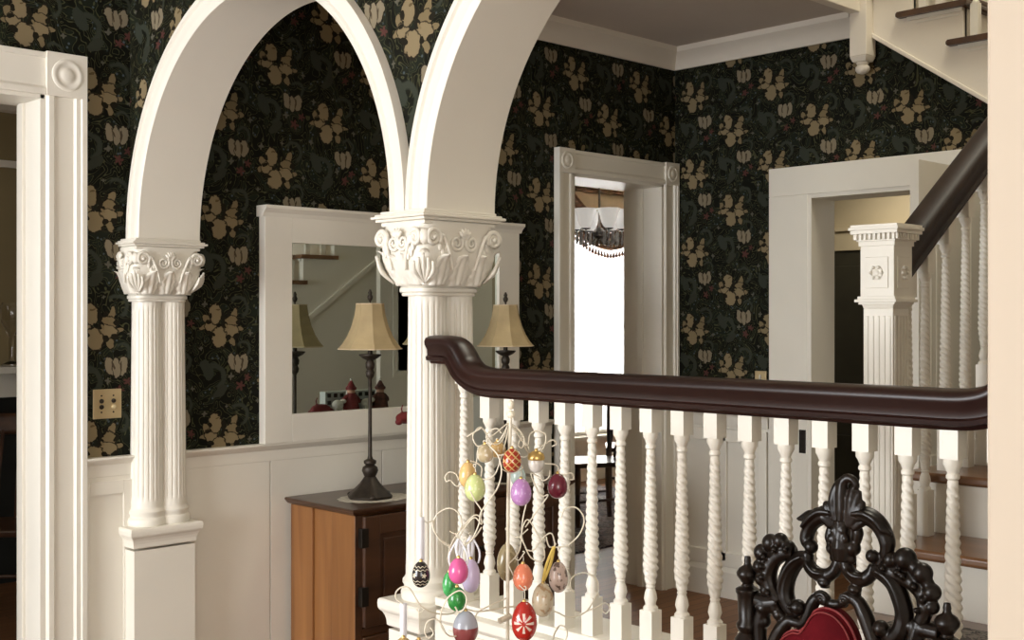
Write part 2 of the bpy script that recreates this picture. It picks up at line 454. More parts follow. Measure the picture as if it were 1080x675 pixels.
def world_loc(o):
    p = Vector((0, 0, 0))
    while o is not None:
        p += o.location + o.matrix_parent_inverse.to_translation(); o = o.parent
    return p

def thing(name, label, cat, loc=(0, 0, 0), group=None):
    o = bpy.data.objects.new(name, None); COL.objects.link(o)
    o.location = loc; o.empty_display_size = 0.1
    o['label'] = label; o['category'] = cat
    if group: o['group'] = group
    return o
def tag(o, label, cat, group=None):
    o['label'] = label; o['category'] = cat
    if group: o['group'] = group
    return o
def struct(mb, name, material, **k):
    return mb.build(name, material, kind='structure', **k)
def structure_empty(name, loc):
    o = bpy.data.objects.new(name, None); COL.objects.link(o); o.location = loc; o['kind'] = 'structure'
    return o
def copy_tree(o, parent=None):
    c = o.copy(); COL.objects.link(c)
    if parent is not None:
        c.parent = parent; c.matrix_parent_inverse = o.matrix_parent_inverse.copy()
    for ch in list(o.children): copy_tree(ch, c)
    return c
def smooth_path(pts, n=6):
    P = [Vector(p) for p in pts]; out = []
    for i in range(len(P) - 1):
        p0, p1, p2, p3 = P[max(i - 1, 0)], P[i], P[i + 1], P[min(i + 2, len(P) - 1)]
        for k in range(n):
            t = k / n
            out.append(0.5 * ((2 * p1) + (p2 - p0) * t + (2 * p0 - 5 * p1 + 4 * p2 - p3) * t * t + (3 * p1 - p0 - 3 * p2 + p3) * t ** 3))
    out.append(P[-1]); return out
def lerp_list(vals, n):
    out = []
    for i in range(n):
        t = i / (n - 1) * (len(vals) - 1); k = min(int(t), len(vals) - 2)
        out.append(vals[k] + (vals[k + 1] - vals[k]) * (t - k))
    return out

# ------------------------------------------------------------------ room layout
YB, TW = 4.27, 0.24                 # wall with the mirror and both doorways, wall thickness
XA0, XA1 = 2.10, 2.34               # arcade wall
XC = 5.41                           # far cross wall
CEIL = 3.05
Y2 = YB + TW
STR = lambda y: 2.914 - 0.689 * (3.02 - y)     # underside of the upper flight's string

# floors
struct(MB().box(-2.7, 10.6, -2.7, 8.2, -0.12, 0.0), 'floor', M['floor'])
# ceilings
struct(MB().box(-2.7, XA1, -2.7, YB, CEIL, CEIL + 0.15), 'ceiling', M['ceil'])
c2 = MB().box(XA1, XC, 3.10, YB, CEIL, CEIL + 0.15); c2.box(XA1, 2.75, 0.5, 3.10, CEIL, CEIL + 0.15)
struct(c2, 'ceiling_hall', M['ceil'])
struct(MB().box(4.0, 10.4, Y2, 7.9, 2.75, 2.85), 'ceiling_dining', M['plaster'])
struct(MB().box(-1.2, 3.9, 4.45, 7.3, 2.85, 2.95), 'ceiling_parlour', M['plaster'])
struct(MB().box(XC + 0.19, 6.8, 3.12, 4.6, 2.45, 2.5), 'ceiling_passage', M['plaster'])
struct(MB().box(2.2, 6.7, 0.4, 4.6, 5.6, 5.7), 'ceiling_upstairs', M['plaster'])

# back wall (X direction): openings for two doors
w = MB()
D1 = (0.93, 1.776, 2.33)            # parlour door
D2 = (4.537, 5.283, 2.28)           # dining door
w.box(-2.7, D1[0], YB, 4.455, 0, CEIL); w.box(D1[0], D1[1], YB, 4.455, D1[2], CEIL); w.box(D1[1], 1.95, YB, 4.455, 0, CEIL); w.box(1.95, D2[0], YB, Y2, 0, CEIL)
w.box(D2[0], D2[1], YB, Y2, D2[2], CEIL); w.box(D2[1], 5.60, YB, Y2, 0, CEIL)
struct(w, 'wall_back', M['paperX'])
# cross wall under the upper flight
w = MB()
DC = (2.45, 3.386, 2.165)
w.prism([(DC[1], 0), (YB, 0), (YB, CEIL), (3.12, CEIL), (3.12, STR(3.12)), (DC[1], CEIL)][:3] + [(DC[1], CEIL)], 'X', XC, XC + 0.19)
w.prism([(DC[0], DC[2]), (DC[1], DC[2]), (DC[1], CEIL), (3.12, CEIL), (3.12, STR(3.10)), (DC[0], STR(DC[0]))], 'X', XC, XC + 0.19)
w.prism([(1.74, 0), (DC[0], 0), (DC[0], STR(DC[0])), (1.79, STR(1.79)), (1.74, STR(1.79))], 'X', XC, XC + 0.19)
struct(w, 'wall_cross', M['paperY'])
# side wall behind the stairs, upper walls
struct(MB().box(1.20, 6.6, 0.36, 0.53, 0, 5.6), 'wall_stair', M['plaster'])
w = MB(); w.box(6.35, 6.5, 0.5, 4.5, 2.5, 5.6); w.box(XA1 - 0.14, XA1, 0.5, 4.5, CEIL + 0.15, 5.6); w.box(XA1, 6.5, 4.42, 4.56, CEIL + 0.15, 5.6)
struct(w, 'wall_upstairs', M['plaster'])
# passage beyond the cross wall
w = MB(); w.box(6.70, 6.8, 1.7, 4.6, 0, 2.5); w.box(XC + 0.19, 6.8, 4.42, 4.52, 0, 2.5); w.box(XC + 0.19, 6.8, 1.72, 1.82, 0, 2.47)
struct(w, 'wall_passage', M['beige'])
# dining room shell
w = MB()
WX0, WX1, WZ0, WZ1 = 7.90, 9.10, 0.42, 2.52
YD = 7.60
w.box(4.0, WX0, YD, YD + 0.2, 0, 2.85); w.box(WX1, 10.4, YD, YD + 0.2, 0, 2.85)
w.box(WX0, WX1, YD, YD + 0.2, 0, WZ0); w.box(WX0, WX1, YD, YD + 0.2, WZ1, 2.85)
w.box(3.9, 4.0, Y2, 7.8, 0, 2.95); w.box(10.3, 10.4, Y2, 7.8, 0, 2.85); w.box(5.6, 10.4, Y2 - 0.1, Y2, 0, 2.85)
struct(w, 'wall_dining', M['plaster'])
# parlour shell
w = MB(); w.box(-1.2, 3.9, 7.05, 7.2, 0, 2.9); w.box(-1.2, -1.1, 4.45, 7.2, 0, 2.9)
struct(w, 'wall_parlour', M['olive'])
# camera room shell
w = MB()
w.box(-2.7, -2.5, -2.7, 1.9, 0, CEIL); w.box(-2.7, -2.5, 4.1, YB, 0, CEIL); w.box(-2.7, -2.5, 1.9, 4.1, 0, 0.6); w.box(-2.7, -2.5, 1.9, 4.1, 2.5, CEIL)
w.box(-2.5, -2.3, -2.7, -2.5, 0, CEIL); w.box(-0.7, 1.4, -2.7, -2.5, 0, CEIL); w.box(-2.3, -0.7, -2.7, -2.5, 0, 0.6); w.box(-2.3, -0.7, -2.7, -2.5, 2.5, CEIL)
struct(w, 'wall_near', M['plaster'])
pe = at_t(1040, 335, 1.2)
w = MB(); w.box(pe.x, pe.x + 0.17, -2.5, pe.y, 0, CEIL)
struct(w, 'wall_partition', M['cream'], bevel=0.004)

# arcade wall with two arches
R1 = 0.7545
C1 = (4.172 + 2.663) / 2
A2, B2, C2 = 0.88, 0.80, 2.507 - 0.88
ZS = 1.824
def arch1(k): a = PI * k; n = Vector((math.cos(a) / R1, math.sin(a) / 0.785)).normalized(); return (C1 + R1 * math.cos(a), ZS + 0.785 * math.sin(a)), (n.x, n.y)
def arch2(k):
    a = PI * k; n = Vector((math.cos(a) / A2, math.sin(a) / B2)).normalized()
    return (C2 + A2 * math.cos(a), ZS + B2 * math.sin(a)), (n.x, n.y)
w = MB()
def arch_fill(fn, n=48):
    for i in range(n):
        (y0, z0), _ = fn(i / n); (y1, z1), _ = fn((i + 1) / n)
        w.prism([(y0, z0), (y1, z1), (y1, CEIL), (y0, CEIL)], 'X', XA0 + 0.01, XA1 - 0.01)
arch_fill(arch1); arch_fill(arch2)
w.box(XA0 + 0.01, XA1 - 0.01, 4.172, YB, ZS, CEIL)
w.box(XA0 + 0.01, XA1 - 0.01, 2.507, 2.663, ZS, CEIL)
w.box(XA0 + 0.01, XA1 - 0.01, 0.53, C2 - A2, 0, CEIL)
struct(w, 'wall_arcade', M['paperY'])
# archivolts with their broad white soffits
def archivolt(fn, name, n=64):
    # outline (outward offset, X): plain broad soffit, stepped face bands on both sides
    prof = [(-0.004, XA0 - 0.006), (0.010, XA0 - 0.016), (0.020, XA0 - 0.016), (0.026, XA0 - 0.010), (0.055, XA0 - 0.010), (0.060, XA0 - 0.018),
            (0.076, XA0 - 0.018), (0.080, XA0 + 0.004), (0.080, XA0 + 0.012), (0.012, XA0 + 0.012),
            (0.012, XA1 - 0.012), (0.080, XA1 - 0.012), (0.080, XA1 + 0.010), (0.012, XA1 + 0.014), (-0.004, XA1 + 0.006)]
    mb = MB(); vs, fs = [], []; m = len(prof)
    for i in range(n + 1):
        (y, z), (ny, nz) = fn(i / n)
        for (o, x) in prof: vs.append((x, y + ny * o, z + nz * o))
    for i in range(n):
        for k in range(m):
            a, b = i * m + k, i * m + (k + 1) % m
            fs.append((a, b, b + m, a + m))
    fs.append(tuple(range(m))); fs.append(tuple(range(n * m, (n + 1) * m)))
    mb.add(vs, fs)
    return struct(mb, name, M['white'], smooth=True)
archivolt(arch1, 'trim_1'); archivolt(arch2, 'trim_2')
# dwarf wall under the balustrade
w = MB(); w.box(XA0 + 0.02, XA1 - 0.02, C2 - A2, 2.50, 0, 0.735)
struct(w, 'wall_dwarf', M['white'])
w = MB(); w.prism([(XA0 - 0.012, 0.72), (XA0 + 0.02, 0.70), (XA1 - 0.02, 0.70), (XA1 + 0.012, 0.72), (XA1 + 0.012, 0.745), (XA0 - 0.012, 0.745)], 'Y', 0.75, 2.46)
w.box(XA0 + 0.012, XA0 + 0.02, 0.80, 2.44, 0.62, 0.69); w.box(XA0 + 0.012, XA0 + 0.02, 0.80, 2.44, 0.10, 0.18)
struct(w, 'trim_3', M['white'], bevel=0.003)

# wainscot, chair rails, crown, baseboards
ZR = 1.012
def rail_x(mb, x0, x1, y):      # chair rail on the back wall
    mb.prism([(y, ZR - 0.075), (y - 0.014, ZR - 0.075), (y - 0.016, ZR - 0.03), (y - 0.026, ZR - 0.022), (y - 0.040, ZR - 0.008), (y - 0.040, ZR), (y, ZR)], 'X', x0, x1)
w = MB()
rail_x(w, 1.925, 2.13, YB); rail_x(w, 2.31, 4.39, YB); rail_x(w, -2.5, 0.78, YB)
struct(w, 'trim_4', M['white'], bevel=0.002)
w = MB(); x = 2.12
for x0, x1 in ((2.33, 2.72), (2.722, 3.30), (3.302, 3.90), (3.902, 4.39)): w.box(x0 + 0.0015, x1 - 0.0015, YB - 0.012, YB, 0, ZR - 0.02)
w.box(1.925, 2.12, YB - 0.012, YB, 0, ZR - 0.02)
w.box(1.925, 1.945, YB - 0.022, YB - 0.012, 0, ZR - 0.09); w.box(2.075, 2.11, YB - 0.022, YB - 0.012, 0, ZR - 0.09)
w.box(1.945, 2.075, YB - 0.022, YB - 0.012, ZR - 0.14, ZR - 0.09)
w.box(-2.5, 0.78, YB - 0.012, YB, 0, ZR - 0.02)
struct(w, 'trim_5', M['white'], bevel=0.0015)
w = MB()      # panelled wainscot on the cross wall
w.box(XC - 0.012, XC, 3.63, YB - 0.02, 0, ZR - 0.02)
w.prism([(XC, ZR - 0.075), (XC - 0.024, ZR - 0.075), (XC - 0.03, ZR - 0.02), (XC - 0.045, ZR - 0.008), (XC - 0.045, ZR), (XC, ZR)], 'Y', 3.63, YB - 0.02)
for a, b in ((4.195, 4.25), (3.895, 3.955), (3.635, 3.69)): w.box(XC - 0.03, XC - 0.012, a, b, 0.2, ZR - 0.09)
for a, b in ((0.17, 0.25), (ZR - 0.16, ZR - 0.09)): w.box(XC - 0.03, XC - 0.012, 3.69, 4.195, a, b)
struct(w, 'trim_6', M['white'], bevel=0.004)
w = MB(); w.prism([(XC, 0), (XC - 0.035, 0), (XC - 0.035, 0.14), (XC - 0.025, 0.17), (XC, 0.17)], 'Y', 3.63, YB - 0.02)
struct(w, 'baseboard_cross', M['white'])
w = MB(); w.prism([(YB, 0), (YB - 0.03, 0), (YB - 0.03, 0.13), (YB - 0.02, 0.16), (YB, 0.16)], 'X', 2.34, 4.38)
struct(w, 'baseboard_back', M['white'])
def crown(axis, w0, sgn, a, b, mb):
    pr = [(w0, CEIL), (w0, CEIL - 0.115), (w0 + sgn * 0.012, CEIL - 0.115), (w0 + sgn * 0.016, CEIL - 0.085), (w0 + sgn * 0.045, CEIL - 0.05),
          (w0 + sgn * 0.075, CEIL - 0.028), (w0 + sgn * 0.08, CEIL)]
    mb.prism(pr, axis, a, b)
w = MB(); crown('X', YB, -1, XA1, XC, w); crown('Y', XC, -1, 3.12, YB, w); crown('Y', XA1, 1, 0.6, YB, w)
struct(w, 'trim_7', M['plaster'], smooth=True)
# stairwell fascia
w = MB(); w.box(2.75, XC - 0.03, 3.06, 3.10, CEIL - 0.02, CEIL + 0.36); w.box(2.75, XC - 0.03, 3.045, 3.06, CEIL - 0.02, CEIL + 0.03); w.box(2.75, 2.79, 0.6, 3.06, CEIL - 0.02, CEIL + 0.36)
struct(w, 'trim_8', M['plaster'], bevel=0.003)

# door casings
def disc(mb, c, prof, axis, seg=32):
    """Turned rosette facing -Y (axis Y) or -X (axis X)."""
    vs, fs = [], []
    for (r, d) in prof:
        for k in range(seg):
            a = 2 * PI * k / seg
            if axis == 'Y': vs.append((c[0] + r * math.cos(a), c[1] - d, c[2] + r * math.sin(a)))
            else: vs.append((c[0] - d, c[1] + r * math.cos(a), c[2] + r * math.sin(a)))
    for i in range(len(prof) - 1):
        for k in range(seg):
            a, b = i * seg + k, i * seg + (k + 1) % seg
            fs.append((a, b, b + seg, a + seg))
    fs.append(tuple(range((len(prof) - 1) * seg, len(prof) * seg)))
    mb.add(vs, fs)
ROS = [(0.92, 0.0), (0.90, 0.003), (0.82, 0.005), (0.70, 0.005), (0.62, 0.0015), (0.46, 0.0015), (0.38, 0.004), (0.30, 0.0062), (0.15, 0.0075), (0.01, 0.008)]
def casing_x(root, x0, x1, ztop, cw, y, depth=TW + 0.02):
    for xa, xb, s in ((x0 - cw, x0, 1), (x1, x1 + cw, -1)):
        m_ = MB(); a = cw / 0.15
        if s == -1: pr = [(xa, y), (xa, y - 0.016), (xa + 0.012 * a, y - 0.03), (xa + 0.030 * a, y - 0.03), (xa + 0.036 * a, y - 0.022), (xa + 0.105 * a, y - 0.022), (xa + 0.112 * a, y - 0.034), (xa + 0.128 * a, y - 0.034), (xa + 0.132 * a, y - 0.040), (xb, y - 0.040), (xb, y)]
        else: pr = [(xb, y), (xb, y - 0.016), (xb - 0.012 * a, y - 0.03), (xb - 0.030 * a, y - 0.03), (xb - 0.036 * a, y - 0.022), (xb - 0.105 * a, y - 0.022), (xb - 0.112 * a, y - 0.034), (xb - 0.128 * a, y - 0.034), (xb - 0.132 * a, y - 0.040), (xa, y - 0.040), (xa, y)]
        m_.prism(pr, 'Z', 0, ztop - 0.002)
        m_.build('casing', M['white'], root)
    m_ = MB()
    m_.box(x0, x1, y - 0.026, y, ztop, ztop + cw)
    m_.box(x0 - 0.005, x1 + 0.005, y - 0.034, y, ztop + cw - 0.02, ztop + cw)
    m_.prism([(y - 0.003, ztop - 0.003), (y - 0.036, ztop - 0.003), (y - 0.036, ztop + 0.018), (y - 0.025, ztop + 0.03), (y - 0.003, ztop + 0.03)], 'X', x0 + 0.001, x1 - 0.001)
    m_.build('head_casing', M['white'], root, bevel=0.002)
    for xa in (x0 - cw, x1):
        m_ = MB(); m_.box(xa, xa + cw, y - 0.0402, y, ztop - 0.004, ztop + cw + 0.004)
        disc(m_, (xa + cw / 2, y - 0.0402, ztop + cw / 2), [(r * cw * 0.42, d) for r, d in ROS], 'Y')
        m_.build('corner_block', M['white'], root, smooth=True)
    m_ = MB(); d0, d1 = y - 0.020, y + depth
    m_.box(x0 - 0.004, x0 + 0.018, d0, d1, 0, ztop); m_.box(x1 - 0.018, x1 + 0.004, d0, d1, 0, ztop); m_.box(x0, x1, d0, d1, ztop - 0.018, ztop + 0.004)
    m_.box(x1 - 0.030, x1 - 0.018, y + 0.11, y + 0.15, 0, ztop - 0.018)
    m_.build('jamb', M['white'], root, bevel=0.002)
d = structure_empty('door_1', (D1[1], YB, 0)); casing_x(d, D1[0], D1[1], D1[2], 0.149, YB, 0.19)
d = structure_empty('door_2', (D2[1], YB, 0)); casing_x(d, D2[0], D2[1], D2[2], 0.118, YB)
h = MB(); h.box(D2[1] - 0.03, D2[1] - 0.018, Y2 - 0.02, Y2 + 0.015, 0.95, 1.05); h.build('hinge', M['brass'], d)
# cross-wall doorway: flat casing, jamb, open leaf
d = structure_empty('door_3', (XC, DC[1], 0))
m_ = MB(); m_.box(XC - 0.028, XC, DC[1], DC[1] + 0.235, 0, DC[2]); m_.build('casing', M['white'], d, bevel=0.003)
m_ = MB(); m_.box(XC - 0.028, XC, DC[0] - 0.10, DC[0], 0, STR(2.35) - 0.03); m_.build('casing', M['white'], d, bevel=0.003)
m_ = MB(); m_.box(XC - 0.028, XC, DC[0], DC[1] + 0.235, DC[2], DC[2] + 0.15); m_.build('head_casing', M['white'], d, bevel=0.003)
m_ = MB(); m_.box(XC - 0.024, XC + 0.2, DC[1] - 0.02, DC[1] + 0.003, 0, DC[2] - 0.001); m_.box(XC - 0.024, XC + 0.2, DC[0] - 0.003, DC[0] + 0.02, 0, DC[2] - 0.001); m_.box(XC - 0.023, XC + 0.2, DC[0] + 0.02, DC[1] - 0.02, DC[2] - 0.02, DC[2] + 0.003)
m_.build('jamb', M['white'], d)
h = MB(); h.box(XC - 0.036, XC - 0.028, DC[1] + 0.01, DC[1] + 0.045, 0.83, 0.95); h.build('hinge', M['hinge'], d)
LX = 4.665
m_ = MB(); m_.box(LX, XC, 2.405, 2.445, 0.01, 2.187)
for yy in (2.40, 2.445):
    for (za, zb) in ((0.2, 0.95), (1.15, 2.05)):
        for (xa, xb) in ((LX + 0.10, LX + 0.34), (LX + 0.42, LX + 0.66)):
            m_.box(xa, xb, yy, yy + 0.005, za, zb)
            m_.box(xa + 0.04, xb - 0.04, yy - 0.004 * (1 if yy < 2.42 else -1), yy + 0.005, za + 0.04, zb - 0.04)
m_.build('door_leaf', M['white'], d, bevel=0.003)
# dark door in the passage
d = structure_empty('door_4', (6.70, 3.8, 0))
m_ = MB(); m_.box(6.665, 6.70, 3.22, 4.22, 0, 1.945)
for (za, zb) in ((0.15, 0.8), (0.95, 1.85)):
    for (ya, yb) in ((3.32, 3.66), (3.78, 4.12)): m_.box(6.655, 6.665, ya, yb, za, zb)
m_.build('door_leaf', M['darkdoor'], d, bevel=0.004)
m_ = MB(); m_.box(6.65, 6.70, 3.10, 4.34, 1.945, 2.075); m_.box(6.63, 6.70, 3.08, 4.36, 2.065, 2.085); m_.build('head_casing', M['beige'], d, bevel=0.003)
m_ = MB(); m_.box(6.65, 6.70, 4.22, 4.34, 0, 1.945); m_.box(6.65, 6.70, 3.10, 3.22, 0, 1.945); m_.build('casing', M['white'], d, bevel=0.003)

# ------------------------------------------------------------------ clustered columns
def leaf_grid(mb, base, side, out, h, w, lean, curl, lobes=4, ridge=0.004):
    base, side, out = Vector(base), Vector(side).normalized(), Vector(out).normalized(); up = Vector((0, 0, 1))
    def fn(s, t):
        tt = t * 2 - 1
        ww = w * (0.55 + 0.6 * math.sin(PI * min(1, s * 0.85 + 0.1))) * (1 - s ** 4 * 0.75) * (1 + 0.16 * math.cos(2 * PI * lobes * s))
        o = lean * s + curl * max(0, s - 0.62) ** 2 * 7
        zz = h * (s - max(0, s - 0.75) ** 2 * 1.6)
        rd = ridge * math.cos(PI * 3 * tt) * math.sin(PI * min(1, s + 0.12)) - abs(tt) ** 2 * 0.012 * (1 - 0.3 * s)
        return base + up * zz + out * (o + rd + 0.004) + side * (ww * tt)
    mb.grid(fn, 14, 12)
def spiral(c, e1, e2, r0, turns, a0, n=40, grow=0.12):
    c, e1, e2 = Vector(c), Vector(e1), Vector(e2)
    return [c + e1 * (r0 * (1 - 0.86 * k / n) * math.cos(a0 + 2 * PI * turns * k / n)) + e2 * (r0 * (1 - 0.86 * k / n) * math.sin(a0 + 2 * PI * turns * k / n)) for k in range(n + 1)]
def column(label, CY):
    CX = 2.206
    root = thing('clustered_column', label, 'column', (CX, CY, 0))
    zb0, zb1 = 0.785, 1.612
    for sx in (2.165, 2.262):
        def flute(th, z, r):
            e = min(1, max(0, (z - 0.84) / 0.012)) * min(1, max(0, (1.572 - z) / 0.012))
            return r * (1 - 0.075 * e * max(0.0, math.cos(20 * th)) ** 0.6)
        prof = [(0.0615, zb0), (0.0610, 0.835), (0.0605, 0.842), (0.0600, 0.86), (0.0585, 1.1), (0.0560, 1.35), (0.0545, 1.55), (0.0545, 1.565), (0.0545, 1.578), (0.0545, zb1)]
        mb = MB(); mb.lathe(prof, (sx, CY, 0), 160, flute)
        sh = mb.build('shaft', M['white'], root, smooth=True)
        mb = MB(); mb.lathe([(0.072, 0.745), (0.075, 0.752), (0.075, 0.765), (0.072, 0.773), (0.066, 0.777), (0.066, 0.785), (0.070, 0.790), (0.070, 0.799), (0.064, 0.806), (0.0615, 0.812)], (sx, CY, 0), 48)
        mb.build('base_moulding', M['white'], root, smooth=True)
    # pedestal
    mb = MB(); hx, hy = 0.125, 0.068
    mb.box(CX - hx, CX + hx, CY - hy, CY + hy, 0, 0.66)
    def ring(e, z0, z1): mb.box(CX - hx - e, CX + hx + e, CY - hy - e, CY + hy + e, z0, z1)
    cove = [(0.0, 0.668), (0.004, 0.672), (0.005, 0.686), (0.008, 0.698), (0.013, 0.708), (0.019, 0.714), (0.022, 0.720), (0.023, 0.732), (0.022, 0.742), (0.018, 0.746)]
    rows_ = [[(CX - hx - e, CY - hy - e, z), (CX + hx + e, CY - hy - e, z), (CX + hx + e, CY + hy + e, z), (CX - hx - e, CY + hy + e, z)] for e, z in cove]
    fs_ = [(0, 3, 2, 1)] + [(i * 4 + k, i * 4 + (k + 1) % 4, i * 4 + 4 + (k + 1) % 4, i * 4 + 4 + k) for i in range(len(cove) - 1) for k in range(4)] + [tuple(range(4 * len(cove) - 4, 4 * len(cove)))]
    mb.add([p for r in rows_ for p in r], fs_)
    ring(0.015, 0, 0.16)
    mb.build('pedestal', M['white'], root)
    # capital
    mb = MB()
    hs = [(0.0, 0.100, 0.057), (0.012, 0.112, 0.070), (0.03, 0.126, 0.086), (0.055, 0.138, 0.099), (0.085, 0.144, 0.106), (0.11, 0.143, 0.105), (0.14, 0.137, 0.099), (0.18, 0.136, 0.099)]
    n = 64; vs, fs = [], []
    for (dz, ax, ay) in hs:
        for k in range(n):
            th = 2 * PI * k / n; c_, s_ = math.cos(th), math.sin(th); e = 0.36
            vs.append((CX + ax * math.copysign(abs(c_) ** e, c_), CY + ay * math.copysign(abs(s_) ** e, s_), 1.612 + dz))
    for i in range(len(hs) - 1):
        for k in range(n):
            a, b = i * n + k, i * n + (k + 1) % n
            fs.append((a, b, b + n, a + n))
    fs.append(tuple(range(n))); fs.append(tuple(range((len(hs) - 1) * n, len(hs) * n)))
    mb.add(vs, fs)
    cap = mb.build('capital', M['white'], root, smooth=True)
    mb = MB()
    for (dz0, dz1, ex, ey) in ((1.590, 1.600, 0.104, 0.060), (1.600, 1.614, 0.109, 0.065)):
        mb.prism([(CX + ex * math.copysign(abs(math.cos(t)) ** 0.35, math.cos(t)), CY + ey * math.copysign(abs(math.sin(t)) ** 0.5, math.sin(t))) for t in [2 * PI * (k + 0.5) / 48 for k in range(48)]], 'Z', dz0, dz1)
    mb.build('neck_ring', M['white'], cap, smooth=True, bevel=0.003)
    mb = MB()
    ax, ay = 0.150, 0.113
    for (e, z0, z1) in ((-0.018, 1.784, 1.796), (-0.006, 1.796, 1.804), (0.004, 1.804, 1.812), (-0.004, 1.812, 1.818), (-0.016, 1.818, 1.826)):
        mb.box(CX - ax - e, CX + ax + e, CY - ay - e, CY + ay + e, z0, z1)
    mb.build('abacus', M['white'], cap, bevel=0.003)
    for (ox, oy, along, hw, hd) in ((0, -1, (1, 0, 0), 0.137, 0.099), (0, 1, (1, 0, 0), 0.137, 0.099), (-1, 0, (0, 1, 0), 0.099, 0.137), (1, 0, (0, 1, 0), 0.099, 0.137)):
        out = Vector((ox, oy, 0)); al = Vector(along); cen = Vector((CX, CY, 0)) + out * hd
        mb = MB()
        for q in ((-0.5, 0.0, 0.5) if hw > 0.12 else (-0.28, 0.28)):
            leaf_grid(mb, cen + al * (hw * q) + Vector((0, 0, 1.618)) - out * 0.022, al, out, 0.095, 0.030, 0.034, 0.010)
        mb.build('acanthus_leaves', M['white'], cap, smooth=2, solid=-0.004)
        mb = MB(); zc = 1.748; e2 = Vector((0, 0, 1)); cen = cen + out * 0.006
        for sgn in (-1, 1):
            c_ = cen + al * (sgn * (hw - 0.026)) + Vector((0, 0, zc)) + out * 0.004
            pts = spiral(c_, al * -sgn, e2, 0.026, 2.0, -0.6)
            mb.tube(pts, lerp_list([0.0075, 0.006, 0.004], len(pts)), 7)
            mb.ball(c_ + out * 0.003, 0.0075, 10, 7)
            stem = smooth_path([cen + al * (sgn * hw * 0.30) + Vector((0, 0, 1.66)) + out * 0.002, cen + al * (sgn * hw * 0.38) + Vector((0, 0, 1.70)) + out * 0.006,
                                cen + al * (sgn * hw * 0.58) + Vector((0, 0, 1.755)) + out * 0.006, pts[0]])
            mb.tube(stem, lerp_list([0.003, 0.006, 0.0075], len(stem)), 7)
            c3 = cen + al * (sgn * hw * 0.20) + Vector((0, 0, 1.735)) + out * 0.003
            p3 = spiral(c3, al * sgn, e2, 0.023, 1.8, 2.4)
            mb.tube(p3, lerp_list([0.0062, 0.0035], len(p3)), 6)
            for q in range(4):
                a = 0.5 + q * 0.42
                mb.ball(cen + al * (sgn * hw * (0.42 + 0.07 * q)) + Vector((0, 0, 1.700 + 0.012 * (q % 2) + 0.004 * q)) + out * 0.003, (0.0075 if along[0] else 0.004, 0.0075 if along[1] else 0.004, 0.013), 8, 6)
        for q in range(5):
            a = (q - 2) * 0.42
            b_ = cen + Vector((0, 0, 1.745)) + out * 0.003
            tip = b_ + al * (math.sin(a) * 0.028) + e2 * (math.cos(a) * 0.032)
            pts = smooth_path([b_, b_ + (tip - b_) * 0.55 + out * 0.006, tip + out * 0.003], 4)
            mb.tube(pts, lerp_list([0.003, 0.0065, 0.0025], len(pts)), 6)
        mb.build('scrollwork', M['white'], cap, smooth=2)
    mb = MB()
    for sx in (-1, 1):
        for sy in (-1, 1):
            out = Vector((sx, sy, 0)).normalized(); al = Vector((-sy, sx, 0)).normalized()
            cor = Vector((CX + sx * 0.099, CY + sy * 0.059, 1.620))
            leaf_grid(mb, cor, al, out, 0.108, 0.036, 0.048, 0.012, 3, 0.006)
            for q in range(-2, 3):
                b_ = cor + out * 0.012 + Vector((0, 0, 0.006)); tip = cor + out * (0.062 - 0.004 * abs(q)) + al * (q * 0.013) + Vector((0, 0, 0.083 - 0.010 * abs(q)))
                pts = smooth_path([b_, (b_ + tip) / 2 + out * 0.009 + al * (q * 0.006), tip], 4)
                mb.tube(pts, lerp_list([0.003, 0.0065, 0.004], len(pts)), 6)
            mb.ball((CX + sx * 0.132, CY + sy * 0.096, 1.750), (0.018, 0.018, 0.022), 12, 8)
    mb.build('corner_leaves', M['white'], cap, smooth=2)
    return root
column('white clustered column with leafy capital standing where the balustrade begins', 2.585)
column('white clustered column half buried in the papered wall beside the brass switch plate', 4.245)

# ------------------------------------------------------------------ balusters and balustrade
def twist_rows(z0, z1, rb, rt, starts=3, band=0.0172, n=120):
    rows = []
    for i in range(n + 1):
        k = i / n; rows.append((z0 + (z1 - z0) * k, k))
    return rows
def spindle(mb, cx, cy, zb, zt, up0=1.2665, lo0=0.858, half=0.018, tap=True):
    """Square blocks at both ends, vase base, rope-twisted shank."""
    mb.box(cx - half, cx + half, cy - half, cy + half, zb, lo0)
    mb.box(cx - half, cx + half, cy - half, cy + half, up0, zt)
    L = up0 - lo0; s = lambda q: lo0 + L * q
    k = half / 0.018
    lowv = [(0.017 * k, lo0), (0.0172 * k, lo0 + 0.006), (0.012 * k, lo0 + 0.012), (0.0125 * k, lo0 + 0.017), (0.0155 * k, lo0 + 0.026), (0.0135 * k, lo0 + 0.038), (0.0095 * k, lo0 + 0.050), (0.0115 * k, lo0 + 0.054), (0.0095 * k, lo0 + 0.058)]
    topv = [(0.009 * k, up0 - 0.040), (0.0125 * k, up0 - 0.036), (0.0125 * k, up0 - 0.031), (0.010 * k, up0 - 0.027), (0.0135 * k, up0 - 0.018), (0.0175 * k, up0 - 0.011), (0.0178 * k, up0)]
    za, zc = lo0 + 0.058, up0 - 0.040
    n = int((zc - za) / 0.0021); mid = []
    for i in range(1, n):
        z = za + (zc - za) * i / n; q = i / n
        r = 0.0105 + 0.0058 * min(1, q / 0.12) if q < 0.12 else 0.0163 - 0.0068 * ((q - 0.12) / 0.88)
        mid.append((r * k, z))
    def rope(th, z, r):
        if z <= za + 0.002 or z >= zc - 0.002: return r
        e = min(1, (z - za) / 0.015, (zc - z) / 0.015)
        return r * (1.04 + e * (0.34 * abs(math.cos(0.5 * (3 * th + 2 * PI * z / 0.0172))) - 0.24))
    mb.lathe(lowv + mid + topv, (cx, cy, 0), 24, rope)
XB = 2.145
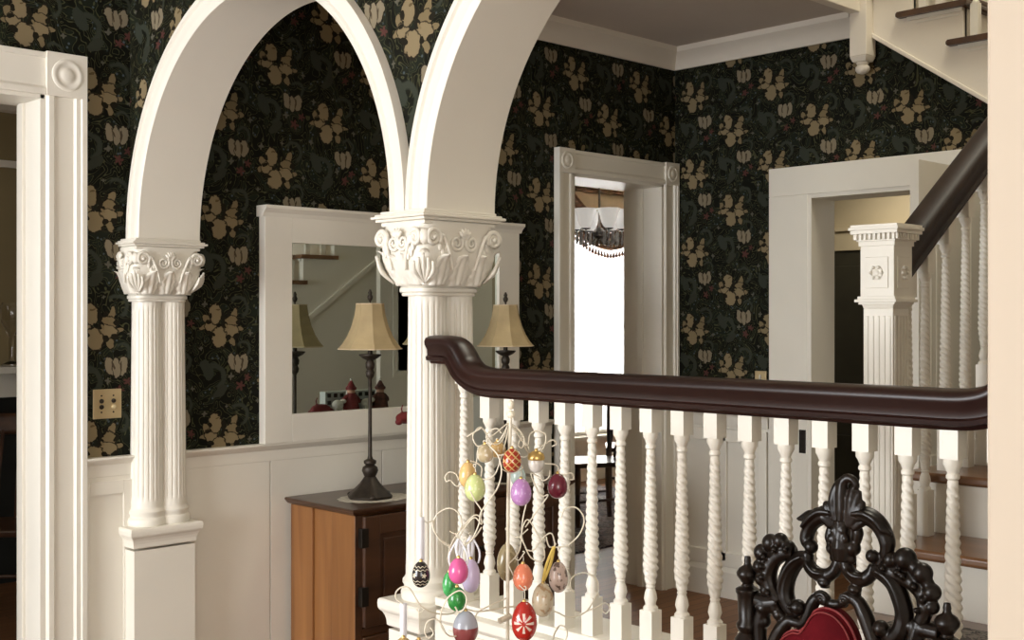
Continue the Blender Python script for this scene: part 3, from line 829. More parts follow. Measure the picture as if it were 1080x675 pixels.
bal = thing('balustrade', 'white rope-twist balustrade with dark mahogany handrail on the dwarf wall', 'balustrade', (XB, 1.6, 0.745))
mb = MB(); mb.box(XB - 0.026, XB + 0.026, 0.76, 2.50, 0.745, 0.768)
mb.build('bottom_rail', M['white'], bal, bevel=0.003)
mb = MB(); spindle(mb, XB, 0.0, 0.768, 1.336)
proto = None
for k in range(-2, 15):
    y = 1.038 + 0.0907 * k
    if y < 0.79: continue
    if proto is None:
        mb2 = MB(); spindle(mb2, XB, y, 0.768, 1.336)
        proto = mb2.build('baluster', M['white'], bal, smooth=True, origin=(XB, y, 0.768))
    else:
        o = proto.copy(); COL.objects.link(o); o.location = Vector((XB, y, 0.768)) - world_loc(bal)
mb2 = MB(); spindle(mb2, XB, 2.408, 0.768, 1.415, up0=1.353)
mb2.build('baluster', M['white'], bal, smooth=True, origin=(XB, 2.408, 0.768))
# handrail: moulded outline (n up, b across)
RAIL = [(-0.034, -0.018), (-0.028, -0.022), (-0.026, -0.034), (-0.018, -0.036), (-0.014, -0.030), (0.000, -0.031), (0.012, -0.040), (0.020, -0.041), (0.027, -0.036), (0.032, -0.022), (0.034, 0.0),
        (0.032, 0.022), (0.027, 0.036), (0.020, 0.041), (0.012, 0.040), (0.000, 0.031), (-0.014, 0.030), (-0.018, 0.036), (-0.026, 0.034), (-0.028, 0.022), (-0.034, 0.018)]
zr = 1.362
cur = [(0.655, zr + 0.082), (0.70, zr + 0.082), (0.735, zr + 0.078)]
path = [(2.527, zr + 0.083), (2.50, zr + 0.083), (2.455, zr + 0.082), (2.435, zr + 0.074), (2.418, zr + 0.056), (2.40, zr + 0.034), (2.375, zr + 0.016), (2.34, zr + 0.005), (2.29, zr), (2.20, zr), (1.9, zr), (1.5, zr), (1.15, zr), (1.03, zr),
        (0.985, zr + 0.004), (0.952, zr + 0.014), (0.925, zr + 0.034), (0.906, zr + 0.056), (0.888, zr + 0.074), (0.866, zr + 0.082), (0.80, zr + 0.083), (0.755, zr + 0.083)]
pts = []
sm = smooth_path([Vector((XB, y, z)) for (y, z) in path], 5)
mb = MB(); mb.sweep(sm[::-1], [(a * 1.14 - 0.002, b) for a, b in RAIL], (1, 0, 0))
mb.build('handrail', M['mahog'], bal, smooth=True)

# ------------------------------------------------------------------ staircase, lower flight and landing
RISE, RUN, X1, ZL = 0.175, 0.254, 3.06, 0.73
SY0, SY1 = 0.535, 1.70
st = thing('staircase', 'lower flight of stairs rising from landing behind the balustrade', 'staircase', (2.8, 1.2, 0))
mb = MB(); mb.box(XA1 + 0.002, X1 + 0.02, SY0, 1.72, 0, ZL)
for i in range(3): mb.box(XA1 + 0.002, X1 + 0.02, 1.72 + 0.25 * i, 1.97 + 0.25 * i, 0, ZL - 0.1825 * (i + 1))
mb.build('landing', M['tread'], st, bevel=0.004)
for i in range(10):
    x = X1 + RUN * i; z = ZL + RISE * (i + 1)
    mb = MB(); mb.box(x, x + 0.02, SY0, SY1 - 0.012, z - RISE, z - 0.028); mb.box(x - 0.012, x, SY0, SY1 - 0.012, z - 0.045, z - 0.028)
    mb.build('riser', M['white'], st)
    if i < 9:
        mb = MB(); mb.prism([(x - 0.032, z - 0.022), (x - 0.026, z - 0.028), (x + RUN + 0.02, z - 0.028), (x + RUN + 0.02, z), (x - 0.026, z), (x - 0.032, z - 0.006)], 'Y', SY0, SY1 + 0.035)
        mb.build('tread', M['tread'], st, smooth=False, bevel=0.003)
mb = MB(); mb.box(X1 + RUN * 9 - 0.03, 6.35, SY0, 1.78, 2.45, 2.48); mb.build('upper_landing', M['tread'], st, bevel=0.003)
mb = MB()
pl = [(X1 - 0.02, 0.0)] + [(X1, ZL)]
for i in range(10):
    x = X1 + RUN * i; z = ZL + RISE * (i + 1)
    pl += [(x, z - RISE - (0.028 if i else 0)), (x, z - 0.028)]
pl += [(XC - 0.01, 2.45), (XC - 0.01, 0.0)]
mb.prism(pl, 'Y', SY1 - 0.012, SY1 + 0.008)
mb.prism([(X1 + 0.3, 0.66), (XC - 0.05, 2.06), (XC - 0.05, 2.02), (X1 + 0.36, 0.66)], 'Y', SY1 + 0.008, SY1 + 0.02)
mb.build('string', M['white'], st)
# newel
NX, NY = 3.025, 1.655
nw = bpy.data.objects.new('newel_post', None); COL.objects.link(nw); nw.parent = st; nw.location = Vector((NX, NY, ZL)) - world_loc(st)
def sq(mb, h0, z0, z1, h1=None):
    h1 = h1 or h0
    mb.add([(NX - h0, NY - h0, z0), (NX + h0, NY - h0, z0), (NX + h0, NY + h0, z0), (NX - h0, NY + h0, z0), (NX - h1, NY - h1, z1), (NX + h1, NY - h1, z1), (NX + h1, NY + h1, z1), (NX - h1, NY + h1, z1)],
           [(3, 2, 1, 0), (4, 5, 6, 7), (0, 1, 5, 4), (1, 2, 6, 5), (2, 3, 7, 6), (3, 0, 4, 7)])
mb = MB()
sq(mb, 0.058, ZL, ZL + 0.16); sq(mb, 0.058, ZL + 0.16, ZL + 0.20, 0.044)
sq(mb, 0.044, ZL + 0.20, 1.555)
sq(mb, 0.044, 1.555, 1.575, 0.050)
for f in range(4):
    for q in range(-2, 3):
        o_ = q * 0.0165
        if f == 0: mb.box(NX - 0.0465, NX - 0.043, NY + o_ - 0.0045, NY + o_ + 0.0045, 0.97, 1.535)
        if f == 1: mb.box(NX + 0.043, NX + 0.0465, NY + o_ - 0.0045, NY + o_ + 0.0045, 0.97, 1.535)
        if f == 2: mb.box(NX + o_ - 0.0045, NX + o_ + 0.0045, NY - 0.0465, NY - 0.043, 0.97, 1.535)
        if f == 3: mb.box(NX + o_ - 0.0045, NX + o_ + 0.0045, NY + 0.043, NY + 0.0465, 0.97, 1.535)
mb.build('post', M['white'], nw, bevel=0.0015)
mb = MB(); sq(mb, 0.050, 1.575, 1.735)
mb.box(NX - 0.053, NX - 0.049, NY - 0.034, NY + 0.034, 1.61, 1.695); mb.box(NX - 0.034, NX + 0.034, NY - 0.053, NY - 0.049, 1.61, 1.695)
mb.build('post_head', M['white'], nw, bevel=0.0015)
for ax in ('X', 'Y'):
    mb = MB(); c_ = (NX - 0.053, NY, 1.652) if ax == 'X' else (NX, NY - 0.053, 1.652)
    disc(mb, c_, [(r * 0.021, d_ * 0.6) for r, d_ in ROS], ax, 20)
    for q in range(6):
        a = q * PI / 3; r = 0.016
        p = (c_[0] - 0.004, c_[1] + r * math.cos(a), c_[2] + r * math.sin(a)) if ax == 'X' else (c_[0] + r * math.cos(a), c_[1] - 0.004, c_[2] + r * math.sin(a))
        mb.ball(p, 0.005, 8, 6)
    mb.build('rosette', M['white'], nw, smooth=True)
mb = MB(); sq(mb, 0.054, 1.566, 1.572); sq(mb, 0.062, 1.572, 1.580); sq(mb, 0.056, 1.580, 1.588)
mb.build('collar', M['white'], nw, bevel=0.001)
mb = MB(); sq(mb, 0.054, 1.725, 1.738); sq(mb, 0.058, 1.738, 1.758); sq(mb, 0.070, 1.758, 1.768); sq(mb, 0.074, 1.768, 1.776); sq(mb, 0.070, 1.776, 1.783)
for q in range(9):
    o_ = -0.056 + q * 0.014
    for s_ in (-1, 1):
        mb.box(NX + s_ * 0.058, NX + s_ * 0.066, NY + o_ - 0.004, NY + o_ + 0.004, 1.742, 1.758)
        mb.box(NX + o_ - 0.004, NX + o_ + 0.004, NY + s_ * 0.058, NY + s_ * 0.066, 1.742, 1.758)
mb.build('cap', M['white'], nw, bevel=0.001)
# sloped handrail
SL = RISE / RUN
zrail = lambda x: 1.727 + (x - 3.16) * SL
HR = [(a * 1.38, b * 1.1) for a, b in RAIL]
mb = MB(); mb.sweep([Vector((3.075, NY, zrail(3.075))), Vector((3.5, NY, zrail(3.5))), Vector((4.5, NY, zrail(4.5))), Vector((5.36, NY, zrail(5.36)))], HR, (0, -1, 0))
mb.build('handrail', M['mahogX'], st, smooth=True)
mb = MB(); mb.box(3.068, 3.075, NY - 0.045, NY + 0.045, 1.60, 1.74); mb.build('rail_block', M['white'], st)
for i in range(9):
    for q in (0.06, 0.187):
        if i == 0 and q < 0.1: q = 0.085
        x = X1 + RUN * i + q; zt_ = ZL + RISE * (i + 1)
        mb = MB(); spindle(mb, x, NY + 0.0, zt_, zrail(x) - 0.045, up0=zrail(x) - 0.13 - (0.0 if q < 0.1 else 0.0), lo0=zt_ + 0.13, half=0.0185)
        mb.build('baluster', M['white'], st, smooth=True, origin=(x, NY, zt_))

# upper flight
uf = thing('staircase', 'upper flight of stairs over the dark papered wall, only its string and treads showing', 'staircase', (XC, 2.4, 2.48))
UZ = lambda k: 3.0 - RISE * k      # tread top, riser at 2.55 - RUN*k, rising towards +Y
UY = lambda k: 2.55 - RUN * k
for k in range(-6, 4):
    z, y = UZ(k), UY(k)
    mb = MB(); mb.box(XC - 0.02, 6.35, y, y + 0.02, z - RISE, z - 0.028); mb.build('riser', M['white'], uf)
    if z > 5.0: continue
    mb = MB(); mb.prism([(y - 0.033, z - 0.020), (y - 0.026, z - 0.028), (y + RUN + 0.06, z - 0.028), (y + RUN + 0.068, z - 0.020), (y + RUN + 0.068, z - 0.008), (y + RUN + 0.06, z), (y - 0.026, z), (y - 0.033, z - 0.008)], 'X', XC - 0.075, 6.35)
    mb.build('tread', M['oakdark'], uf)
    mb = MB(); mb.box(XC - 0.052, XC - 0.04, y, y + RUN + 0.02, z - 0.045, z - 0.028); mb.box(XC - 0.046, XC - 0.04, y + 0.02, y + RUN - 0.02, z - 0.062, z - 0.056)
    mb.build('tread_moulding', M['white'], uf)
    for q in range(3):
        yy = y + 0.035 + q * 0.085
        hgt = 0.82 + (0.085 * q) * SL
        mb = MB(); spindle(mb, XC - 0.015, yy, z, z + hgt, up0=z + hgt - 0.12, lo0=z + 0.16, half=0.0185)
        mb.build('baluster', M['white'], uf, smooth=True, origin=(XC - 0.015, yy, z))
y0 = UY(3); mb = MB()
poly = [(y0, STR(y0))]
for k in range(3, -7, -1): poly += [(UY(k), UZ(k) - RISE - 0.028 if k < 3 else STR(y0) + 0.02), (UY(k), UZ(k) - 0.028)]
ylast = UY(-6)
poly = [(y0, STR(y0)), (y0, UZ(3) - 0.028)]
for k in range(2, -3, -1): poly += [(UY(k), UZ(k + 1) - 0.028), (UY(k), UZ(k) - 0.028)]
poly += [(UY(-3), UZ(-2) - 0.028), (UY(-3), STR(UY(-3)))]
mb.prism(poly, 'X', XC - 0.04, XC - 0.002)
mb.build('string', M['plaster'], uf)
mb = MB()
mb.prism([(y0, STR(y0) - 0.002), (y0, STR(y0) + 0.022), (3.03, STR(3.03) + 0.022), (3.03, STR(3.03) - 0.002)], 'X', XC - 0.052, XC - 0.03)
mb.build('string_bead', M['plaster'], uf, bevel=0.004)
mb = MB(); pth = [Vector((XC - 0.015, UY(k) + 0.05, UZ(k) + 0.86)) for k in (3, 0, -3, -5)]
mb.sweep(pth, HR, (-1, 0, 0)); mb.build('handrail', M['mahogX'], uf, smooth=True)
# newel drop under the stairwell corner
dp = thing('newel_drop', 'white square newel drop hanging at the corner of the stairwell ceiling', 'newel', (XC - 0.06, 3.05, 2.74))
NX, NY = XC - 0.058, 3.055
mb = MB(); sq(mb, 0.046, 2.815, 4.1); sq(mb, 0.036, 2.79, 2.815, 0.046)
mb.build('post', M['plaster'], dp, bevel=0.004)
mb = MB(); mb.lathe([(0.012, 2.733), (0.026, 2.738), (0.035, 2.752), (0.034, 2.766), (0.024, 2.776), (0.03, 2.782), (0.03, 2.79)], (NX, NY, 0), 24)
mb.build('ball_finial', M['plaster'], dp, smooth=True)
# landing rug
mb = MB(); mb.box(2.40, X1 - 0.11, 0.64, 1.56, ZL + 0.0005, ZL + 0.012)
tag(mb.build('rug', M['rug'], bevel=0.003), 'dark patterned rug on the landing at the foot of the lower stair flight', 'rug')
#@@PART2@@
# ------------------------------------------------------------------ things on the walls
SW0, SW1 = at_Y(97.5, 411, YB), at_Y(127.5, 440.5, YB)
sp = thing('switch_plate', 'square brass switch plate with two pairs of push buttons beside the column', 'switch', (SW0.x, YB, SW1.z))
mb = MB(); mb.box(SW0.x, SW1.x, YB - 0.006, YB, SW1.z, SW0.z); mb.build('plate', M['brass'], sp, bevel=0.002)
wx, hz = SW1.x - SW0.x, SW0.z - SW1.z
for fx in (0.29, 0.71):
    for fz, mm in ((0.60, 'button'), (0.40, 'button' if fx < 0.5 else 'pearl')):
        mb = MB(); disc(mb, (SW0.x + wx * fx, YB - 0.006, SW1.z + hz * fz), [(0.0085, 0), (0.0085, 0.004), (0.0065, 0.007), (0.001, 0.008)], 'Y', 20)
        o = mb.build('push_button', M[mm], sp, smooth=True)
        if mm == 'pearl': o['label'] = 'pale push button'
    for fz in (0.78, 0.22):
        mb = MB(); disc(mb, (SW0.x + wx * fx, YB - 0.006, SW1.z + hz * fz), [(0.0035, 0), (0.003, 0.0015), (0.0005, 0.002)], 'Y', 12); mb.build('screw', M['hinge'], sp)
a, b = at_X(797, 391, XC), at_X(809, 400, XC)
t = thing('wall_switch', 'small brass switch plate on the far papered wall just above the handrail', 'switch', (XC, a.y, b.z - 0.03))
mb = MB(); mb.box(XC - 0.008, XC, b.y, a.y, b.z - 0.05, a.z); mb.build('plate', M['brass'], t, bevel=0.002)
mb = MB(); mb.box(XC - 0.014, XC - 0.008, (a.y + b.y) / 2 - 0.006, (a.y + b.y) / 2 + 0.006, a.z - 0.05, a.z - 0.02); mb.build('toggle', M['lace'], t)

# big white framed mirror
MX0, MX1, GX0, GX1, GZ0, GZ1, MZ1 = 2.662, 4.139, 2.806, 3.990, 1.128, 1.842, 1.99
mr = thing('wall_mirror', 'wide mirror in flat white frame above the sideboard', 'mirror', ((MX0 + MX1) / 2, YB, ZR))
mb = MB()
mb.box(MX0 + 0.012, GX0, YB - 0.045, YB, ZR, MZ1 - 0.03); mb.box(GX1, MX1 - 0.012, YB - 0.045, YB, ZR, MZ1 - 0.03)
mb.box(GX0, GX1, YB - 0.045, YB, ZR, GZ0); mb.box(GX0, GX1, YB - 0.045, YB, GZ1, MZ1 - 0.03)
mb.build('frame', M['white'], mr, bevel=0.002)
mb = MB(); mb.prism([(YB, MZ1 - 0.045), (YB - 0.048, MZ1 - 0.045), (YB - 0.055, MZ1 - 0.03), (YB - 0.075, MZ1 - 0.012), (YB - 0.075, MZ1), (YB, MZ1)], 'X', MX0, MX1)
mb.build('cornice', M['white'], mr)
mb = MB(); mb.box(GX0, GX1, YB - 0.03, YB - 0.012, GZ0, GZ1); mb.build('mirror_glass', M['mirror'], mr)

# ------------------------------------------------------------------ sideboard and what stands on it
SX0, SX1, SYF, SYB, SZ = 2.805, 4.005, 3.79, 4.235, 0.785
sb = thing('sideboard', 'brown oak sideboard with panelled side standing under the mirror', 'sideboard', ((SX0 + SX1) / 2, 4.0, 0))
mb = MB()
mb.box(SX0 + 0.012, SX1 - 0.012, SYF + 0.02, SYB, 0.06, SZ - 0.03)
for xs in (SX0, SX1 - 0.02):
    mb.box(xs, xs + 0.02, SYF, SYF + 0.155, 0.0, SZ - 0.03); mb.box(xs, xs + 0.02, SYB - 0.155, SYB, 0.0, SZ - 0.03)
    mb.box(xs, xs + 0.02, SYF + 0.155, SYB - 0.155, 0.0, 0.12)
mb.build('side_frame', M['oak'], sb, bevel=0.003)
mb = MB(); mb.box(SX0 + 0.001, SX1 - 0.001, SYF - 0.001, SYF + 0.022, 0.0, 0.14); mb.box(SX0 + 0.001, SX0 + 0.035, SYF - 0.001, SYF + 0.022, 0.14, SZ - 0.03); mb.box(SX1 - 0.035, SX1 - 0.001, SYF - 0.001, SYF + 0.022, 0.14, SZ - 0.03)
mb.box(SX0 + 0.585, SX0 + 0.615, SYF - 0.001, SYF + 0.022, 0.14, SZ - 0.03); mb.box(SX0 + 0.035, SX1 - 0.035, SYF - 0.001, SYF + 0.022, 0.28, 0.31)
mb.build('front_frame', M['oakdark'], sb, bevel=0.002)
for xa, xb, hx in ((SX0 + 0.035, SX0 + 0.585, 0), (SX0 + 0.615, SX1 - 0.035, 1)):
    mb = MB(); mb.box(xa, xb, SYF - 0.012, SYF + 0.01, 0.315, SZ - 0.035)
    mb.box(xa, xa + 0.075, SYF - 0.02, SYF - 0.012, 0.315, SZ - 0.035); mb.box(xb - 0.075, xb, SYF - 0.02, SYF - 0.012, 0.315, SZ - 0.035)
    mb.box(xa + 0.075, xb - 0.075, SYF - 0.02, SYF - 0.012, 0.315, 0.39); mb.box(xa + 0.075, xb - 0.075, SYF - 0.02, SYF - 0.012, SZ - 0.11, SZ - 0.035)
    mb.prism([(xa + 0.095, 0.41), (xb - 0.095, 0.41), (xb - 0.095, SZ - 0.13), (xa + 0.095, SZ - 0.13)], 'Y', SYF - 0.018, SYF - 0.012)
    dr = mb.build('door', M['oakdark'], sb, bevel=0.003)
    for zz in (0.40, 0.63):
        xh = xa - 0.02 if hx == 0 else xb - 0.014
        mb = MB(); mb.box(xh, xh + 0.034, SYF - 0.026, SYF - 0.012 if hx else SYF, zz, zz + 0.075); mb.build('hinge', M['hinge'], dr, bevel=0.002)
    mb = MB(); kx = xb - 0.03 if hx == 0 else xa + 0.03
    mb.lathe([(0.006, 0), (0.006, 0.012), (0.014, 0.018), (0.014, 0.024), (0.004, 0.03)], (0, 0, 0), 16)
    mb.v = [(kx + p[0], SYF - 0.02 - p[2], 0.55 + p[1]) for p in mb.v]
    mb.build('knob', M['hinge'], dr, smooth=True)
    mb = MB(); mb.box(xa, xb, SYF - 0.012, SYF + 0.01, 0.145, 0.275)
    drw = mb.build('drawer', M['oakdark'], sb, bevel=0.004)
    mb = MB(); mb.tube(smooth_path([((xa + xb) / 2 - 0.05, SYF - 0.012, 0.215), ((xa + xb) / 2 - 0.045, SYF - 0.03, 0.205), ((xa + xb) / 2 + 0.045, SYF - 0.03, 0.205), ((xa + xb) / 2 + 0.05, SYF - 0.012, 0.215)], 5), 0.004, 8)
    mb.build('pull', M['hinge'], drw, smooth=True)
mb = MB()
prof = [(0.0, SZ - 0.03), (0.012, SZ - 0.026), (0.022, SZ - 0.018), (0.03, SZ - 0.008), (0.03, SZ - 0.002), (0.026, SZ)]
rows = []
for e, z in prof: rows.append([(SX0 - e, SYF - e, z), (SX1 + e, SYF - e, z), (SX1 + e, SYB, z), (SX0 - e, SYB, z)])
vs = [p for r in rows for p in r]; fs = [(0, 3, 2, 1)]
for i in range(len(rows) - 1):
    for k in range(4):
        a, b = i * 4 + k, i * 4 + (k + 1) % 4
        fs.append((a, b, b + 4, a + 4))
n = (len(rows) - 1) * 4; fs.append((n, n + 1, n + 2, n + 3)); mb.add(vs, fs)
mb.build('top', M['oakdark'], sb)

def doily(cx, cy, label):
    mb = MB(); prof = []
    mb.lathe([(0.125, 0.0), (0.135, 0.001), (0.125, 0.0025), (0.001, 0.003)], (0, 0, 0), 96, lambda th, z, r: r * (1 + (0.05 * abs(math.sin(8 * th)) if r > 0.1 else 0)), sx=1.15, sy=0.92)
    return tag(mb.build('doily', M['lace'], smooth=True, origin=None), label, 'doily'), None
for cx, lb in ((3.03, 'lace doily under the lamp at the near end of the sideboard'), (3.79, 'lace doily under the lamp seen beyond the column')):
    o, _ = doily(cx, 4.05, lb); o.location = (cx, 3.96, SZ)
ZD = SZ + 0.003
def lamp():
    root = thing('table_lamp', 'bronze candlestick lamp with parchment bell shade, in front of the mirror', 'lamp', (3.012, 3.965, ZD), 'lamps on the sideboard')
    def sixfoot(th, z, r): return r * (1 + 0.10 * math.cos(3 * th) ** 2) if z < 0.075 else r
    mb = MB(); mb.lathe([(0.086, 0), (0.088, 0.010), (0.082, 0.016), (0.074, 0.026), (0.058, 0.040), (0.040, 0.060), (0.028, 0.080), (0.024, 0.086)], (3.012, 3.965, ZD), 36, sixfoot)
    for k in range(3):
        a = 2 * PI * k / 3; mb.ball((3.012 + 0.085 * math.cos(a), 3.965 + 0.085 * math.sin(a), ZD + 0.011), (0.016, 0.016, 0.011), 10, 7)
    mb.build('base', M['iron'], root, smooth=True)
    mb = MB(); mb.lathe([(0.022, 0.085), (0.027, 0.095), (0.034, 0.112), (0.030, 0.126), (0.018, 0.134), (0.026, 0.142), (0.026, 0.152), (0.012, 0.160), (0.0085, 0.172), (0.0075, 0.30), (0.0075, 0.485), (0.010, 0.492), (0.016, 0.500),
                           (0.019, 0.515), (0.013, 0.528), (0.018, 0.536), (0.020, 0.552), (0.014, 0.566), (0.034, 0.576), (0.046, 0.586), (0.046, 0.591), (0.010, 0.593), (0.009, 0.68), (0.004, 0.70), (0.003, 0.80)], (3.012, 3.965, ZD), 24)
    mb.build('stem', M['iron'], root, smooth=True)
    mb = MB(); seg = 8
    prof = [(0.134, 0.612), (0.115, 0.634), (0.096, 0.664), (0.078, 0.705), (0.065, 0.750), (0.057, 0.800)]
    vs, fs = [], []
    for i, (r, z) in enumerate(prof):
        for k in range(seg):
            a = 2 * PI * (k + 0.35) / seg; vs.append((3.012 + r * math.cos(a), 3.965 + r * math.sin(a), ZD + z))
    for i in range(len(prof) - 1):
        for k in range(seg):
            a, b = i * seg + k, i * seg + (k + 1) % seg
            fs.append((a, b, b + seg, a + seg))
    mb.add(vs, fs)
    shd = mb.build('lamp_shade', M['shade'], root, solid=0.003)
    mb = MB()
    for (r, z) in ((0.133, 0.613), (0.057, 0.799)):
        pts = [(3.012 + r * math.cos(2 * PI * (k + 0.35) / seg), 3.965 + r * math.sin(2 * PI * (k + 0.35) / seg), ZD + z) for k in range(seg + 1)]
        for k in range(seg): mb.tube([pts[k], pts[k + 1]], 0.0025, 6)
    mb.build('trim_braid', M['swagedge'], shd, smooth=True)
    mb = MB(); mb.lathe([(0.003, 0.80), (0.004, 0.81), (0.010, 0.818), (0.012, 0.828), (0.007, 0.838), (0.009, 0.845), (0.003, 0.858)], (3.012, 3.965, ZD), 14); mb.build('finial', M['iron'], root, smooth=True)
    return root
l1 = lamp()
l2 = copy_tree(l1); l2.location = (3.785, 3.965, ZD)
l1['label'] = 'bronze candlestick lamp with parchment bell shade at the near end of the sideboard'
l2['label'] = 'bronze lamp with parchment bell shade seen between the column and the dining room door'

# small winter figures behind the column, mostly seen in the mirror
HX0, HX1 = 3.235, 3.57
hs = thing('model_house', 'white model house with rows of dark windows, seen in the mirror', 'ornament', ((HX0 + HX1) / 2, 3.86, SZ))
mb = MB(); mb.box(HX0, HX1, 3.835, 3.88, SZ, 1.185); mb.box(HX0, HX1, 3.88, 3.985, SZ, 1.085); mb.build('walls', M['housewhite'], hs, bevel=0.003)
for i in range(9):
    for zz in (1.125, 1.158):
        xw = HX0 + 0.012 + i * 0.036
        mb = MB(); mb.box(xw, xw + 0.018, 3.88, 3.884, zz, zz + 0.018); mb.build('window', M['dark'], hs)
def figurine(cx, cy, h, robe, label, tilt=0.0):
    root = thing('figurine', label, 'ornament', (cx, cy, 1.085))
    mb = MB(); mb.lathe([(0.040, 0), (0.041, 0.01), (0.034, h * 0.35), (0.024, h * 0.55), (0.016, h * 0.62)], (cx, cy, 1.085), 18)
    for s in (-1, 1): mb.tube(smooth_path([(cx + s * 0.022, cy, 1.085 + h * 0.52), (cx + s * 0.045, cy - 0.005, 1.085 + h * 0.36), (cx + s * 0.03, cy - 0.028, 1.085 + h * 0.30)], 4), 0.011, 8)
    mb.build('robe', M[robe], root, smooth=True)
    mb = MB(); mb.ball((cx, cy, 1.085 + h * 0.66), (0.019, 0.019, 0.022)); mb.build('head', M['skin'], root, smooth=True)
    mb = MB(); mb.ball((cx, cy - 0.014, 1.085 + h * 0.56), (0.018, 0.012, 0.028)); mb.build('beard', M['fur'], root, smooth=True)
    mb = MB(); mb.lathe([(0.024, 0), (0.026, 0.008), (0.024, 0.014)], (cx, cy, 1.085 + h * 0.70), 18); mb.build('hat_brim', M[robe], root, smooth=True)
    mb = MB(); mb.lathe([(0.023, 0), (0.020, 0.012), (0.012, h * 0.17), (0.004, h * 0.27)], (cx, cy, 1.085 + h * 0.73), 16); mb.build('hat', M[robe], root, smooth=True)
    mb = MB(); mb.ball((cx, cy, 1.085 + h * 1.01), 0.007); mb.build('pompom', M['fur'], root, smooth=True)
figurine(3.335, 3.945, 0.155, 'red', 'red robed figurine in a pointed hat, reflected beside the lamp stem')
figurine(3.505, 3.945, 0.150, 'plaid', 'dark plaid robed figurine in a pointed hat, reflected beyond the lamp stem')
def sheep(cx, cy, label):
    root = thing('figurine', label, 'ornament', (cx, cy, 1.085))
    mb = MB(); mb.ball((cx, cy, 1.085 + 0.042), (0.030, 0.020, 0.024))
    for sx in (-1, 1):
        for sy in (-1, 1): mb.lathe([(0.006, 0), (0.006, 0.03)], (cx + sx * 0.016, cy + sy * 0.010, 1.085), 8)
    mb.build('body', M['fur'], root, smooth=True)
    mb = MB(); mb.ball((cx + 0.034, cy, 1.085 + 0.058), (0.013, 0.010, 0.011)); mb.ball((cx + 0.030, cy + 0.012, 1.147), (0.004, 0.008, 0.004)); mb.ball((cx + 0.030, cy - 0.012, 1.147), (0.004, 0.008, 0.004)); mb.build('head', M['fur'], root, smooth=True)
sheep(3.255, 3.95, 'small white woolly animal figurine at the near end of the model house')
sheep(3.42, 3.95, 'small white woolly animal figurine between the two robed figurines')
mb = MB(); mb.ball((3.175, 3.93, 1.110), (0.055, 0.026, 0.026)); mb.ball((3.128, 3.92, 1.095), (0.018, 0.014, 0.014)); mb.ball((3.225, 3.93, 1.100), (0.034, 0.02, 0.0145)); mb.tube(smooth_path([(3.155, 3.93, 1.13), (3.15, 3.93, 1.15), (3.158, 3.93, 1.165)], 4), 0.004, 6)
tag(mb.build('cloth_bird', M['red'], smooth=True, remesh=0.004), 'small dark red ornament peeking out past the column edge', 'ornament')

# ------------------------------------------------------------------ dining room beyond the doorway
win = structure_empty('window_1', ((WX0 + WX1) / 2, YD, WZ0))
mb = MB()
mb.box(WX0, WX0 + 0.05, YD + 0.05, YD + 0.12, WZ0, WZ1); mb.box(WX1 - 0.05, WX1, YD + 0.05, YD + 0.12, WZ0, WZ1)
mb.box(WX0, WX1, YD + 0.05, YD + 0.12, WZ0, WZ0 + 0.06); mb.box(WX0, WX1, YD + 0.05, YD + 0.12, WZ1 - 0.06, WZ1); mb.box(WX0, WX1, YD + 0.055, YD + 0.10, 1.42, 1.47)
mb.box(8.36, 8.40, YD + 0.06, YD + 0.10, WZ0, 1.42)
mb.build('sash', M['white'], win)
mb = MB(); mb.box(WX0 + 0.05, WX1 - 0.05, YD + 0.08, YD + 0.084, WZ0 + 0.06, WZ1 - 0.06); mb.build('pane', M['glass'], win)
mb = MB()
for xa in (WX0 - 0.13, WX1): mb.box(xa, xa + 0.13, YD - 0.025, YD, 0, WZ1 + 0.05)
mb.box(WX0 - 0.13, WX1 + 0.13, YD - 0.03, YD, WZ1, WZ1 + 0.12); mb.box(WX0 - 0.13, WX1 + 0.13, YD - 0.06, YD, WZ0 - 0.03, WZ0)
mb.build('casing', M['white'], win, bevel=0.003)
mb = MB(); mb.grid(lambda u, v: Vector((WX0 + 0.01 + (WX1 - WX0 - 0.02) * u, YD - 0.05 + 0.012 * math.sin(u * 70) * (1 - 0.3 * v), 0.47 + (WZ1 + 0.05 - 0.47) * v)), 120, 8)
tag(mb.build('sheer_curtain', M['sheer'], smooth=2), 'sheer white curtain glowing over the dining room window', 'curtain')
sg = thing('swag_valance', 'striped gold swag valance with bead fringe across the dining room window', 'curtain', (8.47, YD - 0.1, 2.2))
sx0, sx1, sc = 7.97, 8.97, 8.47
zt_ = lambda x: 2.42 + 0.30 * (abs(x - sc) / 0.5) ** 1.8
zb_ = lambda x: 2.165 + 0.16 * (abs(x - sc) / 0.5) ** 1.8
def swagf(u, v):
    x = sx0 + (sx1 - sx0) * u
    return Vector((x, YD - 0.10 - 0.035 * math.sin(PI * u) - 0.018 * math.sin(v * 26) - 0.03 * math.sin(PI * v), zb_(x) + (zt_(x) - zb_(x)) * v))
mb = MB(); mb.grid(swagf, 40, 40); mb.build('swag', M['swag'], sg, smooth=2, solid=0.006)
mb = MB(); mb.grid(lambda u, v: Vector((sx0 + (sx1 - sx0) * u, YD - 0.07, (zt_(sx0 + (sx1 - sx0) * u) - 0.02) + (2.715 - zt_(sx0 + (sx1 - sx0) * u) + 0.02) * v)), 40, 4); mb.build('lining', M['swagedge'], sg, smooth=2, solid=0.004)
mb = MB()
for i in range(24):
    x = sx0 + (sx1 - sx0) * (i + 0.5) / 24; z = zb_(x)
    mb.tube([(x, YD - 0.135, z + 0.01), (x, YD - 0.135, z - 0.02)], 0.003, 5); mb.lathe([(0.006, -0.045), (0.016, -0.035), (0.013, -0.015), (0.004, 0.02)], (x, YD - 0.135, z - 0.035), 8)
